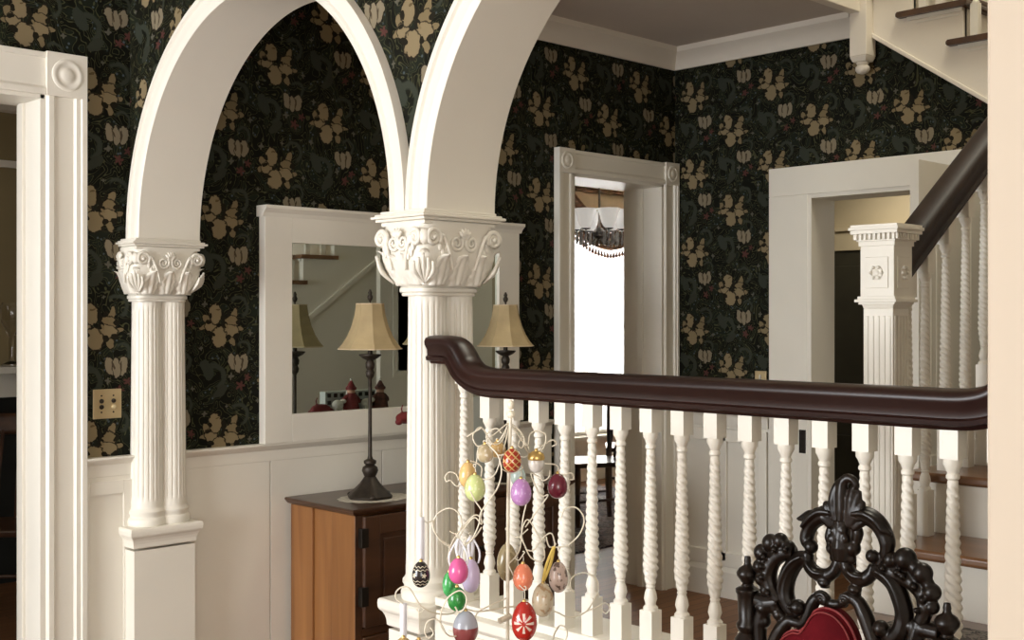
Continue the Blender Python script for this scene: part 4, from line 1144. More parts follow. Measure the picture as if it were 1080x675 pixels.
mb.build('bead_fringe', M['fringe'], sg, smooth=True)
mb = MB(); mb.tube([(sx0 - 0.2, YD - 0.09, 2.715), (sx1 + 0.2, YD - 0.09, 2.715)], 0.02, 12); mb.build('pole', M['swag'], sg, smooth=True)
# chandelier
cc = at_t(632, 335, 8.7)
ch = thing('chandelier', 'crystal chandelier with white glass shades hanging in the dining room', 'chandelier', (cc.x, cc.y, 2.75))
def Z8(y): return EYE + (HZ - y) / FPX * 8.7
mb = MB(); mb.tube([(cc.x, cc.y, 2.745), (cc.x, cc.y, Z8(258))], 0.008, 10); mb.lathe([(0.02, 0), (0.045, 0.02), (0.05, 0.05), (0.02, 0.08)], (cc.x, cc.y, Z8(252)), 16); mb.lathe([(0.01, -0.05), (0.055, -0.02), (0.06, 0)], (cc.x, cc.y, 2.747), 20)
mb.build('stem', M['silver'], ch, smooth=True)
for k in range(6):
    a = 2 * PI * (k + 0.1) / 6; dx, dy = math.cos(a), math.sin(a)
    q = lambda r, z: (cc.x + dx * r, cc.y + dy * r, z)
    mb = MB(); mb.tube(smooth_path([q(0.02, Z8(250)), q(0.08, Z8(258)), q(0.15, Z8(252)), q(0.165, Z8(243))], 6), 0.006, 8); mb.lathe([(0.012, 0), (0.03, 0.008), (0.036, 0.014)], q(0.165, Z8(244)), 14)
    mb.build('arm', M['silver'], ch, smooth=True)
    mb = MB(); mb.lathe([(0.022, 0.0), (0.040, 0.015), (0.055, 0.045), (0.062, 0.085), (0.070, 0.115), (0.082, 0.140)], q(0.165, Z8(242)), 24, lambda th, z, r: r * (1 + 0.05 * math.cos(8 * th) * (z > Z8(242) * 0 + 0.1)))
    mb.f = mb.f[:-1]
    mb.build('glass_shade', M['opal'], ch, smooth=2, solid=0.002)
    mb = MB()
    for j in range(8):
        b_ = 2 * PI * j / 8; px_, py_ = q(0.165, 0)[0] + 0.036 * math.cos(b_), q(0.165, 0)[1] + 0.036 * math.sin(b_)
        z0 = Z8(244.5)
        mb.ball((px_, py_, z0 - 0.006), 0.005, 6, 4)
        mb.lathe([(0.0015, -0.10), (0.0065, -0.086), (0.0055, -0.02), (0.0015, -0.012)], (px_, py_, z0), 6)
    mb.build('crystal_drops', M['crystal'], ch)
def dining_chair(label, cx, cy, rot):
    root = thing('dining_chair', label, 'chair', (0, 0, 0))
    wm = M['oakdark']
    mb = MB(); mb.box(-0.22, 0.22, -0.23, 0.23, 0.43, 0.465); mb.build('seat', wm, root, bevel=0.01)
    for sy in (-1, 1):
        mb = MB(); mb.tube(smooth_path([(0.20, sy * 0.20, 0.0), (0.185, sy * 0.20, 0.25), (0.19, sy * 0.20, 0.45), (0.23, sy * 0.205, 0.75), (0.30, sy * 0.20, 1.0)], 5), 0.020, 8); mb.build('back_post', wm, root, smooth=True)
        mb = MB(); mb.lathe([(0.014, 0), (0.02, 0.05), (0.016, 0.2), (0.023, 0.36), (0.02, 0.43)], (-0.19, sy * 0.20, 0), 14); mb.build('leg', wm, root, smooth=True)
        mb = MB(); mb.tube([(-0.19, sy * 0.20, 0.18), (0.19, sy * 0.20, 0.20)], 0.010, 8); mb.build('stretcher', wm, root, smooth=True)
    mb = MB(); mb.tube([(0.0, -0.2, 0.19), (0.0, 0.2, 0.19)], 0.010, 8); mb.build('stretcher', wm, root, smooth=True)
    mb = MB(); mb.grid(lambda u, v: Vector((0.285 + 0.03 * v + 0.03 * math.cos((u - 0.5) * PI), -0.2 + 0.4 * u, 0.90 + 0.11 * v)), 12, 4); mb.build('top_rail', wm, root, smooth=2, solid=0.025)
    for q in (-0.1, 0.0, 0.1):
        mb = MB(); mb.tube(smooth_path([(0.20, q, 0.46), (0.24, q, 0.7), (0.31, q, 0.92)], 4), 0.011, 8); mb.build('spindle', wm, root, smooth=True)
    root.location = (cx, cy, 0.0125); root.rotation_euler = (0, 0, rot)
    return root
p = at_t(626, 335, 8.9)
dc = dining_chair('dark wooden dining chair on grey rug, seen through the balusters below the window', p.x, p.y, -0.5)
p2 = at_t(668, 335, 9.9)
d2 = copy_tree(dc); d2.location = (p2.x, p2.y, 0.0125); d2.rotation_euler = (0, 0, -2.4); d2['label'] = 'dark wooden dining chair half hidden by the dining door jamb'
mb = MB(); mb.box(5.55, 8.1, 5.30, 7.3, 0, 0.012); tag(mb.build('rug', M['rugblue']), 'grey patterned rug on the dining room floor', 'rug')

# parlour seen past the near doorway
mn = thing('mantelpiece', 'pale mantelpiece at the back of the dim parlour', 'mantelpiece', (2.4, 6.95, 0))
mb = MB(); mb.box(1.85, 3.1, 6.76, 7.05, 1.215, 1.255); mb.build('shelf', M['white'], mn, bevel=0.005)
for xa in (1.95, 2.85):
    mb = MB(); mb.box(xa, xa + 0.16, 6.86, 7.05, 0, 1.10); mb.build('pilaster', M['white'], mn, bevel=0.004)
mb = MB(); mb.box(1.93, 3.03, 6.84, 7.05, 1.08, 1.215); mb.build('frieze', M['white'], mn, bevel=0.004)
mb = MB(); mb.box(2.11, 2.85, 7.0, 7.05, 0, 1.08); mb.build('fireback', M['dark'], mn)
w = MB(); w.box(-1.1, 3.9, 7.02, 7.05, 2.40, 2.44); w.prism([(7.05, 2.85), (7.05, 2.72), (7.02, 2.73), (6.95, 2.82), (6.95, 2.85)], 'X', -1.1, 3.9)
struct(w, 'trim_9', M['plaster'])
q = at_Y(13, 390, 6.86)
mb = MB(); mb.lathe([(0.05, 0), (0.05, 0.012), (0.012, 0.03), (0.016, 0.10), (0.012, 0.16), (0.03, 0.19), (0.055, 0.25), (0.06, 0.33), (0.05, 0.36)], (q.x, 6.87, 1.255), 20)
tag(mb.build('glass_vase', M['glass'], smooth=True), 'clear glass vase standing on the parlour mantelpiece', 'vase')
q = at_t(4, 335, 6.2)
d3 = copy_tree(dc); d3.location = (q.x, q.y, 0); d3.rotation_euler = (0, 0, 0.9); d3['label'] = 'dark wooden chair in the dim parlour past the near doorway'

# ------------------------------------------------------------------ carved hall chair
HXC = 1.85
def K(px, py, dx=0.0):
    p = at_X(px, py, HXC); p.x += dx; return p
CS = 0.00165                       # one photograph pixel at the chair, in metres
hc = thing('carved_hall_chair', 'ornately carved black wooden hall chair with red velvet back', 'chair', (1.64, 1.09, 0))
def ctube(mb, pix, rad, dx=0.0, n=6, seg=10):
    pts = smooth_path([K(x, y, dx if not isinstance(dx, list) else dx[i]) for i, (x, y) in enumerate(pix)], n)
    mb.tube(pts, [r * CS * 1.22 for r in lerp_list(rad if isinstance(rad, list) else [rad, rad], len(pts))], seg)
def cball(mb, x, y, r, dx=0.0, sq_=(1, 1, 1)):
    r = r * 1.1; mb.ball(K(x, y, dx), (r * CS * sq_[0], r * CS * sq_[1], r * CS * sq_[2]), 16, 10)
def cvol(mb, x, y, r, turns=1.6, a0=0.0, flip=1, rad=3.0, dx=-0.008):
    c = K(x, y, dx)
    pts = spiral(c, Vector((0, flip, 0)), Vector((0, 0, 1)), r * CS, turns, a0, 28)
    mb.tube(pts, [q * CS for q in lerp_list([rad, rad * 0.6], len(pts))], 7)
    mb.ball(c + Vector((-0.002, 0, 0)), r * CS * 0.38, 10, 7)
# crest: plume of leaves over two C scrolls
mb = MB()
for pix, rad in (([(889, 556), (890, 538), (890, 520), (891, 509), (896, 504), (902, 506), (905, 512), (901, 515)], [4, 5.5, 5.5, 4.8, 4.2, 3.6, 3, 2]),
                 ([(886, 556), (882, 540), (881, 527), (883, 516), (887, 508), (891, 505)], [3, 4.5, 4.8, 4, 3, 1.5]),
                 ([(888, 550), (886, 535), (886, 522)], [3, 3.5, 1.5]), ([(902, 558), (912, 550), (918, 545), (922, 540)], [3, 4, 3, 1]),
                 ([(894, 556), (899, 540), (901, 526), (902, 514)], [3, 5, 5.5, 2.5]),
                 ([(896, 555), (902, 542), (906, 528), (909, 517)], [3, 5, 4.5, 1.5]),
                 ([(898, 556), (905, 545), (910, 536), (913, 528)], [3, 5, 4.5, 1.5]),
                 ([(882, 556), (877, 544), (874, 533), (871, 529)], [3, 5, 4.5, 1.5]),
                 ([(880, 556), (872, 546), (866, 540), (860, 538)], [3, 5.5, 5, 2])):
    ctube(mb, pix, rad, -0.006)
mb.build('crest_plume', M['ebony'], hc, smooth=2, remesh=0.0022)
mb = MB()
ctube(mb, [(884, 545), (870, 543), (859, 549), (853, 559), (851, 569), (855, 577)], [7, 8.5, 7.5, 6.5, 6.5, 5])
ctube(mb, [(866, 541), (856, 542), (848, 546), (842.5, 546.5)], [4, 4, 3, 0.8], -0.008)
ctube(mb, [(880, 540), (868, 539), (858, 545), (849, 555)], [2, 3, 3, 1.5], -0.014)
cball(mb, 857.5, 576, 7.0, -0.006)
mb.build('crest_scroll', M['ebony'], hc, smooth=2, remesh=0.0022)
mb = MB()
ctube(mb, [(898, 547), (912, 544), (923, 549), (931, 559), (936, 573), (934, 588)], [7, 8.5, 8, 7.5, 7, 5])
ctube(mb, [(918, 545), (929, 551), (936, 559), (943.5, 563)], [4, 4, 3.5, 0.8], -0.008)
ctube(mb, [(902, 541), (915, 541), (927, 548), (936, 561)], [2, 3, 3, 1.5], -0.014)
cball(mb, 922, 586, 6.5, -0.006); ctube(mb, [(934, 586), (930, 594), (922, 593)], [5, 4, 3.5])
mb.build('crest_scroll', M['ebony'], hc, smooth=2, remesh=0.0022)
# pierced centre with rosette
mb = MB()
ctube(mb, [(889, 548), (889, 562), (889, 577), (889, 592)], [9, 9, 11, 8])
cball(mb, 888, 565, 8, -0.010, (0.6, 1, 1))
for k in range(5): cball(mb, 888 + 7.5 * math.cos(k * 1.257 + 0.3), 565 + 7.5 * math.sin(k * 1.257 + 0.3), 4.2, -0.013, (0.7, 1, 1))
cball(mb, 878, 578, 6.5); cball(mb, 900, 578, 7.5); cball(mb, 881, 588, 5.5); cball(mb, 898, 590, 5); ctube(mb, [(902, 553), (905, 562), (903, 572)], [4, 5, 4]); ctube(mb, [(877, 556), (875, 566), (877, 574)], [4, 4.5, 4])
mb.build('pierced_centre', M['ebony'], hc, smooth=2, remesh=0.0022)
mb = MB()
ctube(mb, [(851, 582), (853, 595), (861, 604.5), (871, 607), (880, 602), (885, 590)], [5, 6, 6.5, 6.5, 6, 5])
cball(mb, 852, 586, 6)
ctube(mb, [(891, 588), (894, 600), (902, 609), (911, 611), (919, 605), (922, 596)], [5, 6, 6.5, 6.5, 6, 4.5])
ctube(mb, [(853, 592), (861, 602), (871, 604)], [1.5, 2.2, 1.5], -0.012); ctube(mb, [(896, 600), (903, 606), (912, 608)], [1.5, 2.2, 1.5], -0.012)
cball(mb, 870.5, 614, 5.5, -0.005, (1, 1.2, 0.8)); cball(mb, 903, 621, 6, -0.005, (1, 1.2, 0.8)); ctube(mb, [(870, 607), (870, 620)], [4, 4.5]); ctube(mb, [(904, 611), (903, 628)], [4, 4.5])
mb.build('lower_scrolls', M['ebony'], hc, smooth=2, remesh=0.0022)
# lobed wings
mb = MB()
ctube(mb, [(838, 582), (827, 583), (817, 590), (811, 602), (812, 616), (818, 628), (823, 634)], [7, 7.5, 7.5, 8, 7.5, 7, 6])
for x, y, r in ((824, 570, 8), (814, 572, 9), (804.5, 582, 8.5), (803, 597, 8), (804.5, 610, 7.5), (809, 622, 6.5), (833, 577, 7)): cball(mb, x, y, r, -0.003)
for x, y in ((822, 578), (811, 586), (808.5, 596), (809, 607), (815, 624), (834, 578)): cball(mb, x, y, 3.0, -0.017)
mb.build('lobed_wing', M['ebony'], hc, smooth=2, remesh=0.0022)
mb = MB()
ctube(mb, [(930, 594), (941, 603), (954, 609), (965, 616), (974, 628), (976, 643), (971, 658)], [6, 7, 7.5, 7.5, 7, 7, 6])
for x, y, r in ((941, 590, 8), (956, 589, 10.5), (974, 604, 9.5), (984, 624.5, 8.5), (984, 640, 7), (966, 598, 7), (979, 614, 6)): cball(mb, x, y, r, -0.003)
for x, y in ((936, 598), (951, 602), (957, 606), (969, 617), (978, 631), (972, 642)): cball(mb, x, y, 3.0, -0.017)
mb.build('lobed_wing', M['ebony'], hc, smooth=2, remesh=0.0022)
# great C scrolls beside the upholstery
mb = MB()
ctube(mb, [(853, 588), (843, 590), (834, 601), (829, 616), (829.5, 631), (836, 643), (846, 642)], [6, 7.5, 8, 8, 8, 7, 5])
ctube(mb, [(849, 586), (838, 592), (830, 604), (826, 618), (827, 632)], [1.2, 2.2, 2.4, 2.2, 1.2], -0.014)
cball(mb, 844, 640, 8, -0.006); cball(mb, 838.5, 638, 2.6, -0.020)
mb.build('side_scroll', M['ebony'], hc, smooth=2, remesh=0.0022)
mb = MB()
ctube(mb, [(921, 600), (932, 605), (943, 615), (950, 631), (954, 648), (950, 665), (941, 672), (932, 668)], [6, 7.5, 8, 8, 8, 8, 7, 5])
ctube(mb, [(926, 601), (937, 607), (946, 619), (952, 636), (955, 652)], [1.2, 2.2, 2.4, 2.2, 1.2], -0.014)
cball(mb, 931, 662, 8, -0.006)
mb.build('side_scroll', M['ebony'], hc, smooth=2, remesh=0.0022)
# frame round the cushion
CUSH = [(815, 700), (822, 676), (829, 668), (838, 663.5), (846, 664), (853, 655), (860, 644), (871, 639.5), (885, 644), (896, 655), (903, 668), (908, 684), (915, 705), (922, 730)]
mb = MB()
ctube(mb, [(874, 633), (866, 628), (858, 635), (853, 648), (847, 657), (838, 656), (832, 655), (824, 664), (816, 680), (810, 700), (806, 730), (803, 770)], [3.5, 5, 6, 6, 5.5, 5, 6, 7, 7, 7, 7, 7])
ctube(mb, [(888, 634), (895, 629), (905, 635), (912, 648), (918, 664), (925, 684), (934, 710), (941, 740), (946, 780)], [3.5, 5, 6, 7, 7, 7, 7, 7, 7])
cvol(mb, 869, 632, 7, 1.3, 0.5, 1, 2.6, -0.008); cvol(mb, 893, 633, 7, 1.3, 0.5, -1, 2.6, -0.008)
ctube(mb, [(868, 634), (880, 637), (893, 636)], [4, 4, 4])
for x, y in ((812, 640), (806, 655), (822, 648), (961, 660), (968, 672), (951, 680), (818, 640)): cball(mb, x, y, 7)
ctube(mb, [(818, 636), (808, 642), (802, 656), (802, 676), (804, 700)], [6, 7, 7, 6, 6]); ctube(mb, [(970, 655), (966, 670), (960, 690), (956, 720)], [6, 7, 7, 6])
ctube(mb, [(798, 632), (810, 636), (822, 634)], [7, 8, 6]); ctube(mb, [(966, 662), (980, 665), (992, 668)], [6, 7, 7])
ctube(mb, [(797, 690), (806, 700)], [6, 6]); ctube(mb, [(950, 710), (985, 716)], [6, 6])
cvol(mb, 806, 641, 5.5, 1.3, 0, 1, 2.5, -0.012)
mb.build('cushion_frame', M['ebony'], hc, smooth=2, remesh=0.0022)
# upholstery: outline continues below to the bottom rail of the back
out = [K(x, y) for x, y in CUSH]
yL, yR = 1.285, 0.905
poly = [(p.y, p.z) for p in out]
poly = [(yL - 0.05, 0.62)] + poly + [(yR + 0.03, 0.62)]
def fan(mb, poly, x, bulge):
    n = len(poly); cy = sum(p[0] for p in poly) / n; cz = sum(p[1] for p in poly) / n
    rings = [1.0, 0.97, 0.85, 0.6, 0.3, 0.02]; hgt = [0, 0.35, 0.7, 0.9, 1.0, 1.0]
    vs = []
    for r, h in zip(rings, hgt):
        for (y, z) in poly: vs.append((x - bulge * h, cy + (y - cy) * r, cz + (z - cz) * r))
    fs = []
    for i in range(len(rings) - 1):
        for k in range(n):
            a, b = i * n + k, i * n + (k + 1) % n
            fs.append((a, b, b + n, a + n))
    fs.append(tuple(range((len(rings) - 1) * n, len(rings) * n)))
    vs2 = [(x + 0.012, y, z) for (y, z) in poly]; o = len(vs); vs += vs2
    for k in range(n): fs.append((o + k, o + (k + 1) % n, (k + 1) % n, k))
    fs.append(tuple(range(o, o + n))[::-1])
    mb.add(vs, fs)
fine = smooth_path([Vector((0, p[0], p[1])) for p in poly], 4)
mb = MB(); fan(mb, [(p.y, p.z) for p in fine], HXC, 0.022)
cu_ = mb.build('back_cushion', M['velvet'], hc, smooth=2)
mb = MB()
cyc = sum(p.y for p in fine) / len(fine); czc = sum(p.z for p in fine) / len(fine)
for f, r in ((0.975, 0.0026), (0.90, 0.0016)):
    mb.tube([Vector((HXC - (0.006 if f > 0.95 else 0.0165), cyc + (p.y - cyc) * f, czc + (p.z - czc) * f)) for p in fine], r, 6)
mb.build('piping', M['piping'], cu_, smooth=True)
# turned stiles with finials, down to the floor
def stile(px, ytip, yball):
    p0, p1 = K(px, ytip), K(px, yball); base = p1.z
    u = 0.0018
    mb = MB()
    prof = [(0.020, 0.0), (0.022, 0.10), (0.020, 0.14), (0.026, 0.16), (0.020, 0.18), (0.023, 0.40), (0.023, 0.50), (0.018, 0.53), (0.025, 0.56), (0.017, 0.60), (0.020, 0.75),
            (0.017, base - 0.145), (0.023, base - 0.135), (0.024, base - 0.120), (0.015, base - 0.108), (0.021, base - 0.098), (0.021, base - 0.092), (0.0165, base - 0.086), (0.0185, base - 0.050), (0.0195, base - 0.038), (0.022, base - 0.034), (0.022, base - 0.028), (0.012, base - 0.022)]
    mb.lathe(prof, (HXC, p1.y, 0), 20); mb.build('stile', M['ebony'], hc, smooth=True)
    mb = MB(); mb.lathe([(0.012, -0.023), (0.010, -0.018), (0.014, -0.012), (0.0195, -0.004), (0.0205, 0.002), (0.016, 0.010), (0.008, 0.015), (0.0062, 0.020), (0.0068, 0.024), (0.0052, 0.032), (0.003, p0.z - p1.z)], (HXC, p1.y, base), 20)
    mb.build('finial', M['ebony'], hc, smooth=True)
    return p1.y
ya = stile(788.5, 589.5, 605); yb = stile(999, 637.5, 657)
# seat, front legs, stretchers below the frame of the photograph
mb = MB(); mb.box(1.42, 1.86, yb - 0.01, ya + 0.01, 0.40, 0.455); mb.build('seat_frame', M['ebony'], hc, bevel=0.008)
mb = MB(); mb.grid(lambda u, v: Vector((1.43 + 0.40 * u, yb + 0.01 + (ya - yb - 0.02) * v, 0.455 + 0.06 * (math.sin(PI * min(max(u, 0.001), 0.999)) * math.sin(PI * min(max(v, 0.001), 0.999))) ** 0.4)), 16, 16); mb.build('seat_cushion', M['velvet'], hc, smooth=2, solid=-0.01)
for y in (ya - 0.01, yb + 0.01):
    mb = MB(); mb.lathe([(0.024, 0), (0.028, 0.03), (0.016, 0.06), (0.022, 0.12), (0.026, 0.2), (0.015, 0.26), (0.026, 0.29), (0.026, 0.40)], (1.45, y, 0), 18); mb.build('leg', M['ebony'], hc, smooth=True)
    mb = MB(); mb.tube([(1.45, y, 0.14), (HXC, y, 0.14)], 0.013, 10); mb.build('stretcher', M['ebony'], hc, smooth=True)
mb = MB(); mb.tube([(1.65, ya - 0.01, 0.14), (1.65, yb + 0.01, 0.14)], 0.013, 10); mb.build('stretcher', M['ebony'], hc, smooth=True)
mb = MB(); mb.box(HXC - 0.018, HXC + 0.018, yb, ya, 0.58, 0.64); mb.build('back_rail', M['ebony'], hc, bevel=0.006)

# ------------------------------------------------------------------ wire tree hung with eggs
T0 = 2.40
tp = at_t(535.5, 335, T0)
tb = thing('side_table', 'small round dark side table holding the wire egg tree', 'table', (tp.x, tp.y, 0))
mb = MB(); mb.lathe([(0.185, 0.695), (0.20, 0.702), (0.20, 0.714), (0.19, 0.72)], (tp.x, tp.y, 0), 40); mb.build('tabletop', M['mahog'], tb, smooth=True)
mb = MB(); mb.lathe([(0.03, 0.10), (0.035, 0.2), (0.02, 0.3), (0.03, 0.45), (0.022, 0.6), (0.05, 0.695)], (tp.x, tp.y, 0), 24); mb.build('pedestal', M['mahog'], tb, smooth=True)
for k in range(3):
    a = k * 2 * PI / 3 + 0.4
    mb = MB(); mb.tube(smooth_path([(tp.x, tp.y, 0.16), (tp.x + 0.08 * math.cos(a), tp.y + 0.08 * math.sin(a), 0.13), (tp.x + 0.17 * math.cos(a), tp.y + 0.17 * math.sin(a), 0.012)], 5), [0.02] * 6 + [0.016] * 5, 10); mb.build('leg', M['mahog'], tb, smooth=True)
et = thing('egg_tree', 'cream curled wire tree hung with coloured eggs in front of the balustrade', 'ornament stand', (tp.x, tp.y, 0.72))
mb = MB(); mb.tube([(tp.x, tp.y, 0.735), at_t(535.5, 600, T0), at_t(536, 520, T0), at_t(538.5, 440, T0)], 0.0036, 10); mb.build('trunk', M['cord'], et, smooth=True)
mb = MB(); mb.ball(at_t(539, 427, T0), (0.007, 0.007, 0.010)); mb.ball(at_t(539, 437, T0), (0.009, 0.009, 0.008)); mb.build('finial', M['cord'], et, smooth=True)
mb = MB(); mb.lathe([(0.085, 0.72), (0.085, 0.726), (0.06, 0.734), (0.012, 0.742), (0.005, 0.75)], (tp.x, tp.y, 0), 32); mb.build('base', M['cord'], et, smooth=True)
mb = MB(); mb.tube([at_t(527, 655, T0 - 0.02), at_t(538, 650, T0)], 0.006, 10); mb.build('collar', M['cord'], et, smooth=True)
LINES = [
 (0.06, [(538, 445), (532, 470), (522, 500), (508, 505), (508, 493), (498, 486.5), (488.6, 490), (485, 500), (488, 508), (482, 513), (475, 506.7), (471, 508), (469.4, 503), (474, 498), (481, 500), (484, 507)]),
 (0.03, [(537, 444), (531, 458), (525, 466), (517, 468), (513, 461), (516, 455), (524, 452), (529, 457)]),
 (-0.04, [(536, 446), (530, 464), (520, 468), (508, 451), (500, 456.6), (499, 463), (503, 470), (508, 470)]),
 (-0.07, [(536, 446), (524, 456), (514, 466), (525, 480), (529, 497), (525, 514), (515.6, 528), (507, 541), (505, 553), (497, 570), (486, 577)]),
 (-0.05, [(508, 451), (500, 456), (492.5, 460.5)]),
 (-0.07, [(505, 550), (508, 539.5), (501, 528), (496, 518)]),
 (-0.07, [(484, 575), (472, 574), (462, 566), (457, 554), (461.5, 542), (474, 536), (484, 542), (487, 554), (482, 563), (474, 560)]),
 (-0.07, [(508, 556), (500, 567), (485, 576), (469, 574), (458, 560), (456, 549)]),
 (-0.07, [(507, 545), (508, 553), (500, 546), (488, 560), (484, 572), (489, 575), (492, 566)]),
 (-0.07, [(507, 545), (498, 545), (478, 570), (472, 590)]),
 (-0.12, [(536, 640), (505, 645), (485, 641), (477, 647), (460, 647), (444, 639), (433, 622), (425, 619), (418, 624), (418, 632), (425, 636.5)]),
 (-0.14, [(536, 630), (505, 645), (500, 658.7), (488.6, 668), (475, 671), (465.5, 660.6), (465.5, 645), (473, 630), (485, 623), (492, 630), (490, 641), (484, 646), (480, 640)]),
 (-0.14, [(470, 668), (465.5, 658.7), (459.7, 653), (451, 655.8), (448, 666), (452, 673), (457, 668), (454, 661.6)]),
 (0.05, [(537, 450), (548, 455), (553, 470), (559, 480), (566, 490), (575.5, 489), (587, 491), (590, 500)]),
 (0.03, [(537, 444), (546, 458), (556, 470), (559, 458.5), (566, 454.7), (575.5, 458.5), (573.5, 472), (566, 476)]),
 (0.05, [(560, 478), (575.5, 468), (583, 464), (587, 468), (582, 471)]),
 (0.02, [(538, 446), (548, 454), (553, 463), (551, 472), (547, 470), (549, 464), (555, 468), (558, 474)]),
 (0.04, [(554, 556), (560, 548), (570, 534), (578, 522), (570, 522), (560, 500), (568, 503), (573.5, 506.7), (579, 503), (580, 496)]),
 (0.08, [(590, 500), (595, 501), (602.5, 499), (605, 505), (600.5, 506)]),
 (0.04, [(536, 595), (548, 580), (551, 550), (555, 531), (557, 515)]),
 (0.04, [(579, 577), (590, 577), (600.5, 574), (612, 562), (616, 547), (608, 535.6), (596, 536.5), (592, 546)]),
 (0.04, [(556, 580), (563, 580), (574, 566), (582, 563), (585, 576), (579, 576), (576, 566)]),
 (0.04, [(553, 575), (550, 562), (556, 548), (565, 560), (574, 580), (572, 592), (560, 588), (552, 572), (549, 566), (557, 558)]),
 (0.10, [(536, 640), (560, 640), (585, 645), (600.5, 651), (618, 645), (629, 628), (631, 622), (629, 610.5), (616, 604), (604, 608.6), (601.5, 618), (606, 626)]),
 (0.10, [(618, 645), (630, 640), (638, 636), (643, 641), (639, 647), (634, 643)]),
 (-0.06, [(536, 690), (560, 690), (580, 680), (585, 668), (591, 659.6), (597.6, 664), (596.7, 675), (590, 680)]),
]
WIRES = []
for dt, pl in LINES:
    n = len(pl)
    start_off = 0.0 if abs(pl[0][0] - 537) < 3 else dt * 0.9
    pts = []
    for i, (x, y) in enumerate(pl):
        f = min(1.0, i / max(1, n * 0.5)); pts.append(at_t(x, y, T0 + (start_off + (dt - start_off) * f)))
    pts_s = smooth_path(pts, 7); mb = MB(); mb.tube(pts_s, 0.0015, 7); mb.build('branch', M['cord'], et, smooth=2); WIRES += pts_s

def egg_material(name, base, pattern=None, c2=(1, 1, 1), rough=0.22, metal=0.0):
    m, nt, b = new_mat(name); N, L = nt.nodes, nt.links
    co = position_of(nt)
    nz = N.new('ShaderNodeTexNoise'); nz.inputs['Scale'].default_value = 30; L.new(co, nz.inputs['Vector'])
    rp = N.new('ShaderNodeValToRGB'); rp.color_ramp.elements[0].color = tuple(x * 0.85 for x in base) + (1,); rp.color_ramp.elements[1].color = tuple(min(1, x * 1.1) for x in base) + (1,)
    L.new(nz.outputs['Fac'], rp.inputs[0]); c = rp.outputs[0]
    fac = None
    sep = N.new('ShaderNodeSeparateXYZ'); L.new(co, sep.inputs[0])
    X_, Y_, Z_ = V(nt, sep.outputs[0]), V(nt, sep.outputs[1]), V(nt, sep.outputs[2])
    if pattern == 'blotch':
        n2 = N.new('ShaderNodeTexNoise'); n2.inputs['Scale'].default_value = 75; n2.inputs['Detail'].default_value = 2; L.new(co, n2.inputs['Vector'])
        fac = ((V(nt, n2.outputs['Fac']) - 0.52) * 14.0).clamp()
    elif pattern == 'flakes':
        vo = N.new('ShaderNodeTexVoronoi'); vo.inputs['Scale'].default_value = 120; L.new(co, vo.inputs['Vector'])
        fac = ((V(nt, vo.outputs['Distance']) - 0.30) * -10.0).clamp()
    elif pattern == 'lattice':
        a = (((X_ - Y_) * 0.7 + Z_) * 70.0)._m('FRACT') - 0.5; b_ = (((X_ - Y_) * -0.7 + Z_) * 70.0)._m('FRACT') - 0.5
        fac = ((a._m('ABSOLUTE') - 0.34) * 14.0).clamp()._m('MAXIMUM', ((b_._m('ABSOLUTE') - 0.40) * 14.0).clamp())
    elif pattern == 'folk':
        th = Y_._m('ARCTAN2', X_)
        zz = Z_ + (th * 10.0)._m('SINE') * 0.0012
        bands = None
        for q in (0.016, 0.010, -0.011, -0.017):
            d_ = (((zz - q)._m('ABSOLUTE') - 0.0009) * -1800.0).clamp(); bands = d_ if bands is None else bands._m('MAXIMUM', d_)
        u = (th * (5 / (2 * PI)))._m('FRACT') - 0.5
        rr = ((u * 0.021).sq() + Z_.sq())._m('SQRT')
        an = Z_._m('ARCTAN2', u * 0.021)
        st_ = (((an * 5.0)._m('COSINE') * 0.0014 + 0.0040 - rr) * 1500.0).clamp()
        fac = bands._m('MAXIMUM', st_)
    elif pattern == 'star':
        # feathered star facing the room
        a_ = math.radians(223); px_ = X_ * (-math.sin(a_)) + Y_ * math.cos(a_)
        an = Z_._m('ARCTAN2', px_); rr = (px_.sq() + Z_.sq())._m('SQRT')
        ray_ = ((an * 8.0)._m('COSINE') - 0.15) * 3.0
        fac = ray_.clamp() * ((rr - 0.0195) * -900.0).clamp() * ((rr - 0.004) * 900.0).clamp()
        bk = ((X_ * math.cos(a_) + Y_ * math.sin(a_)) * 800.0).clamp(); fac = fac * bk
    elif pattern == 'top':
        fac = ((Z_ - 0.002) * 700.0).clamp()
    if fac is not None:
        mx = N.new('ShaderNodeMix'); mx.data_type = 'RGBA'; L.new(fac.s, mx.inputs[0]); L.new(c, mx.inputs[6]); mx.inputs[7].default_value = c2 + (1,); c = mx.outputs[2]
    L.new(c, b.inputs['Base Color']); b.inputs['Roughness'].default_value = rough; b.inputs['Metallic'].default_value = metal
    b.inputs['Coat Weight'].default_value = 0.3
    return m
def egg_mesh(mb, rx, rz):
    prof = []
    for i in range(1, 20):
        a = PI * i / 20; z = -math.cos(a)
        prof.append((rx * math.sin(a) * (1 - 0.10 * z), rz * z))
    mb.lathe(prof, (0, 0, 0), 24)
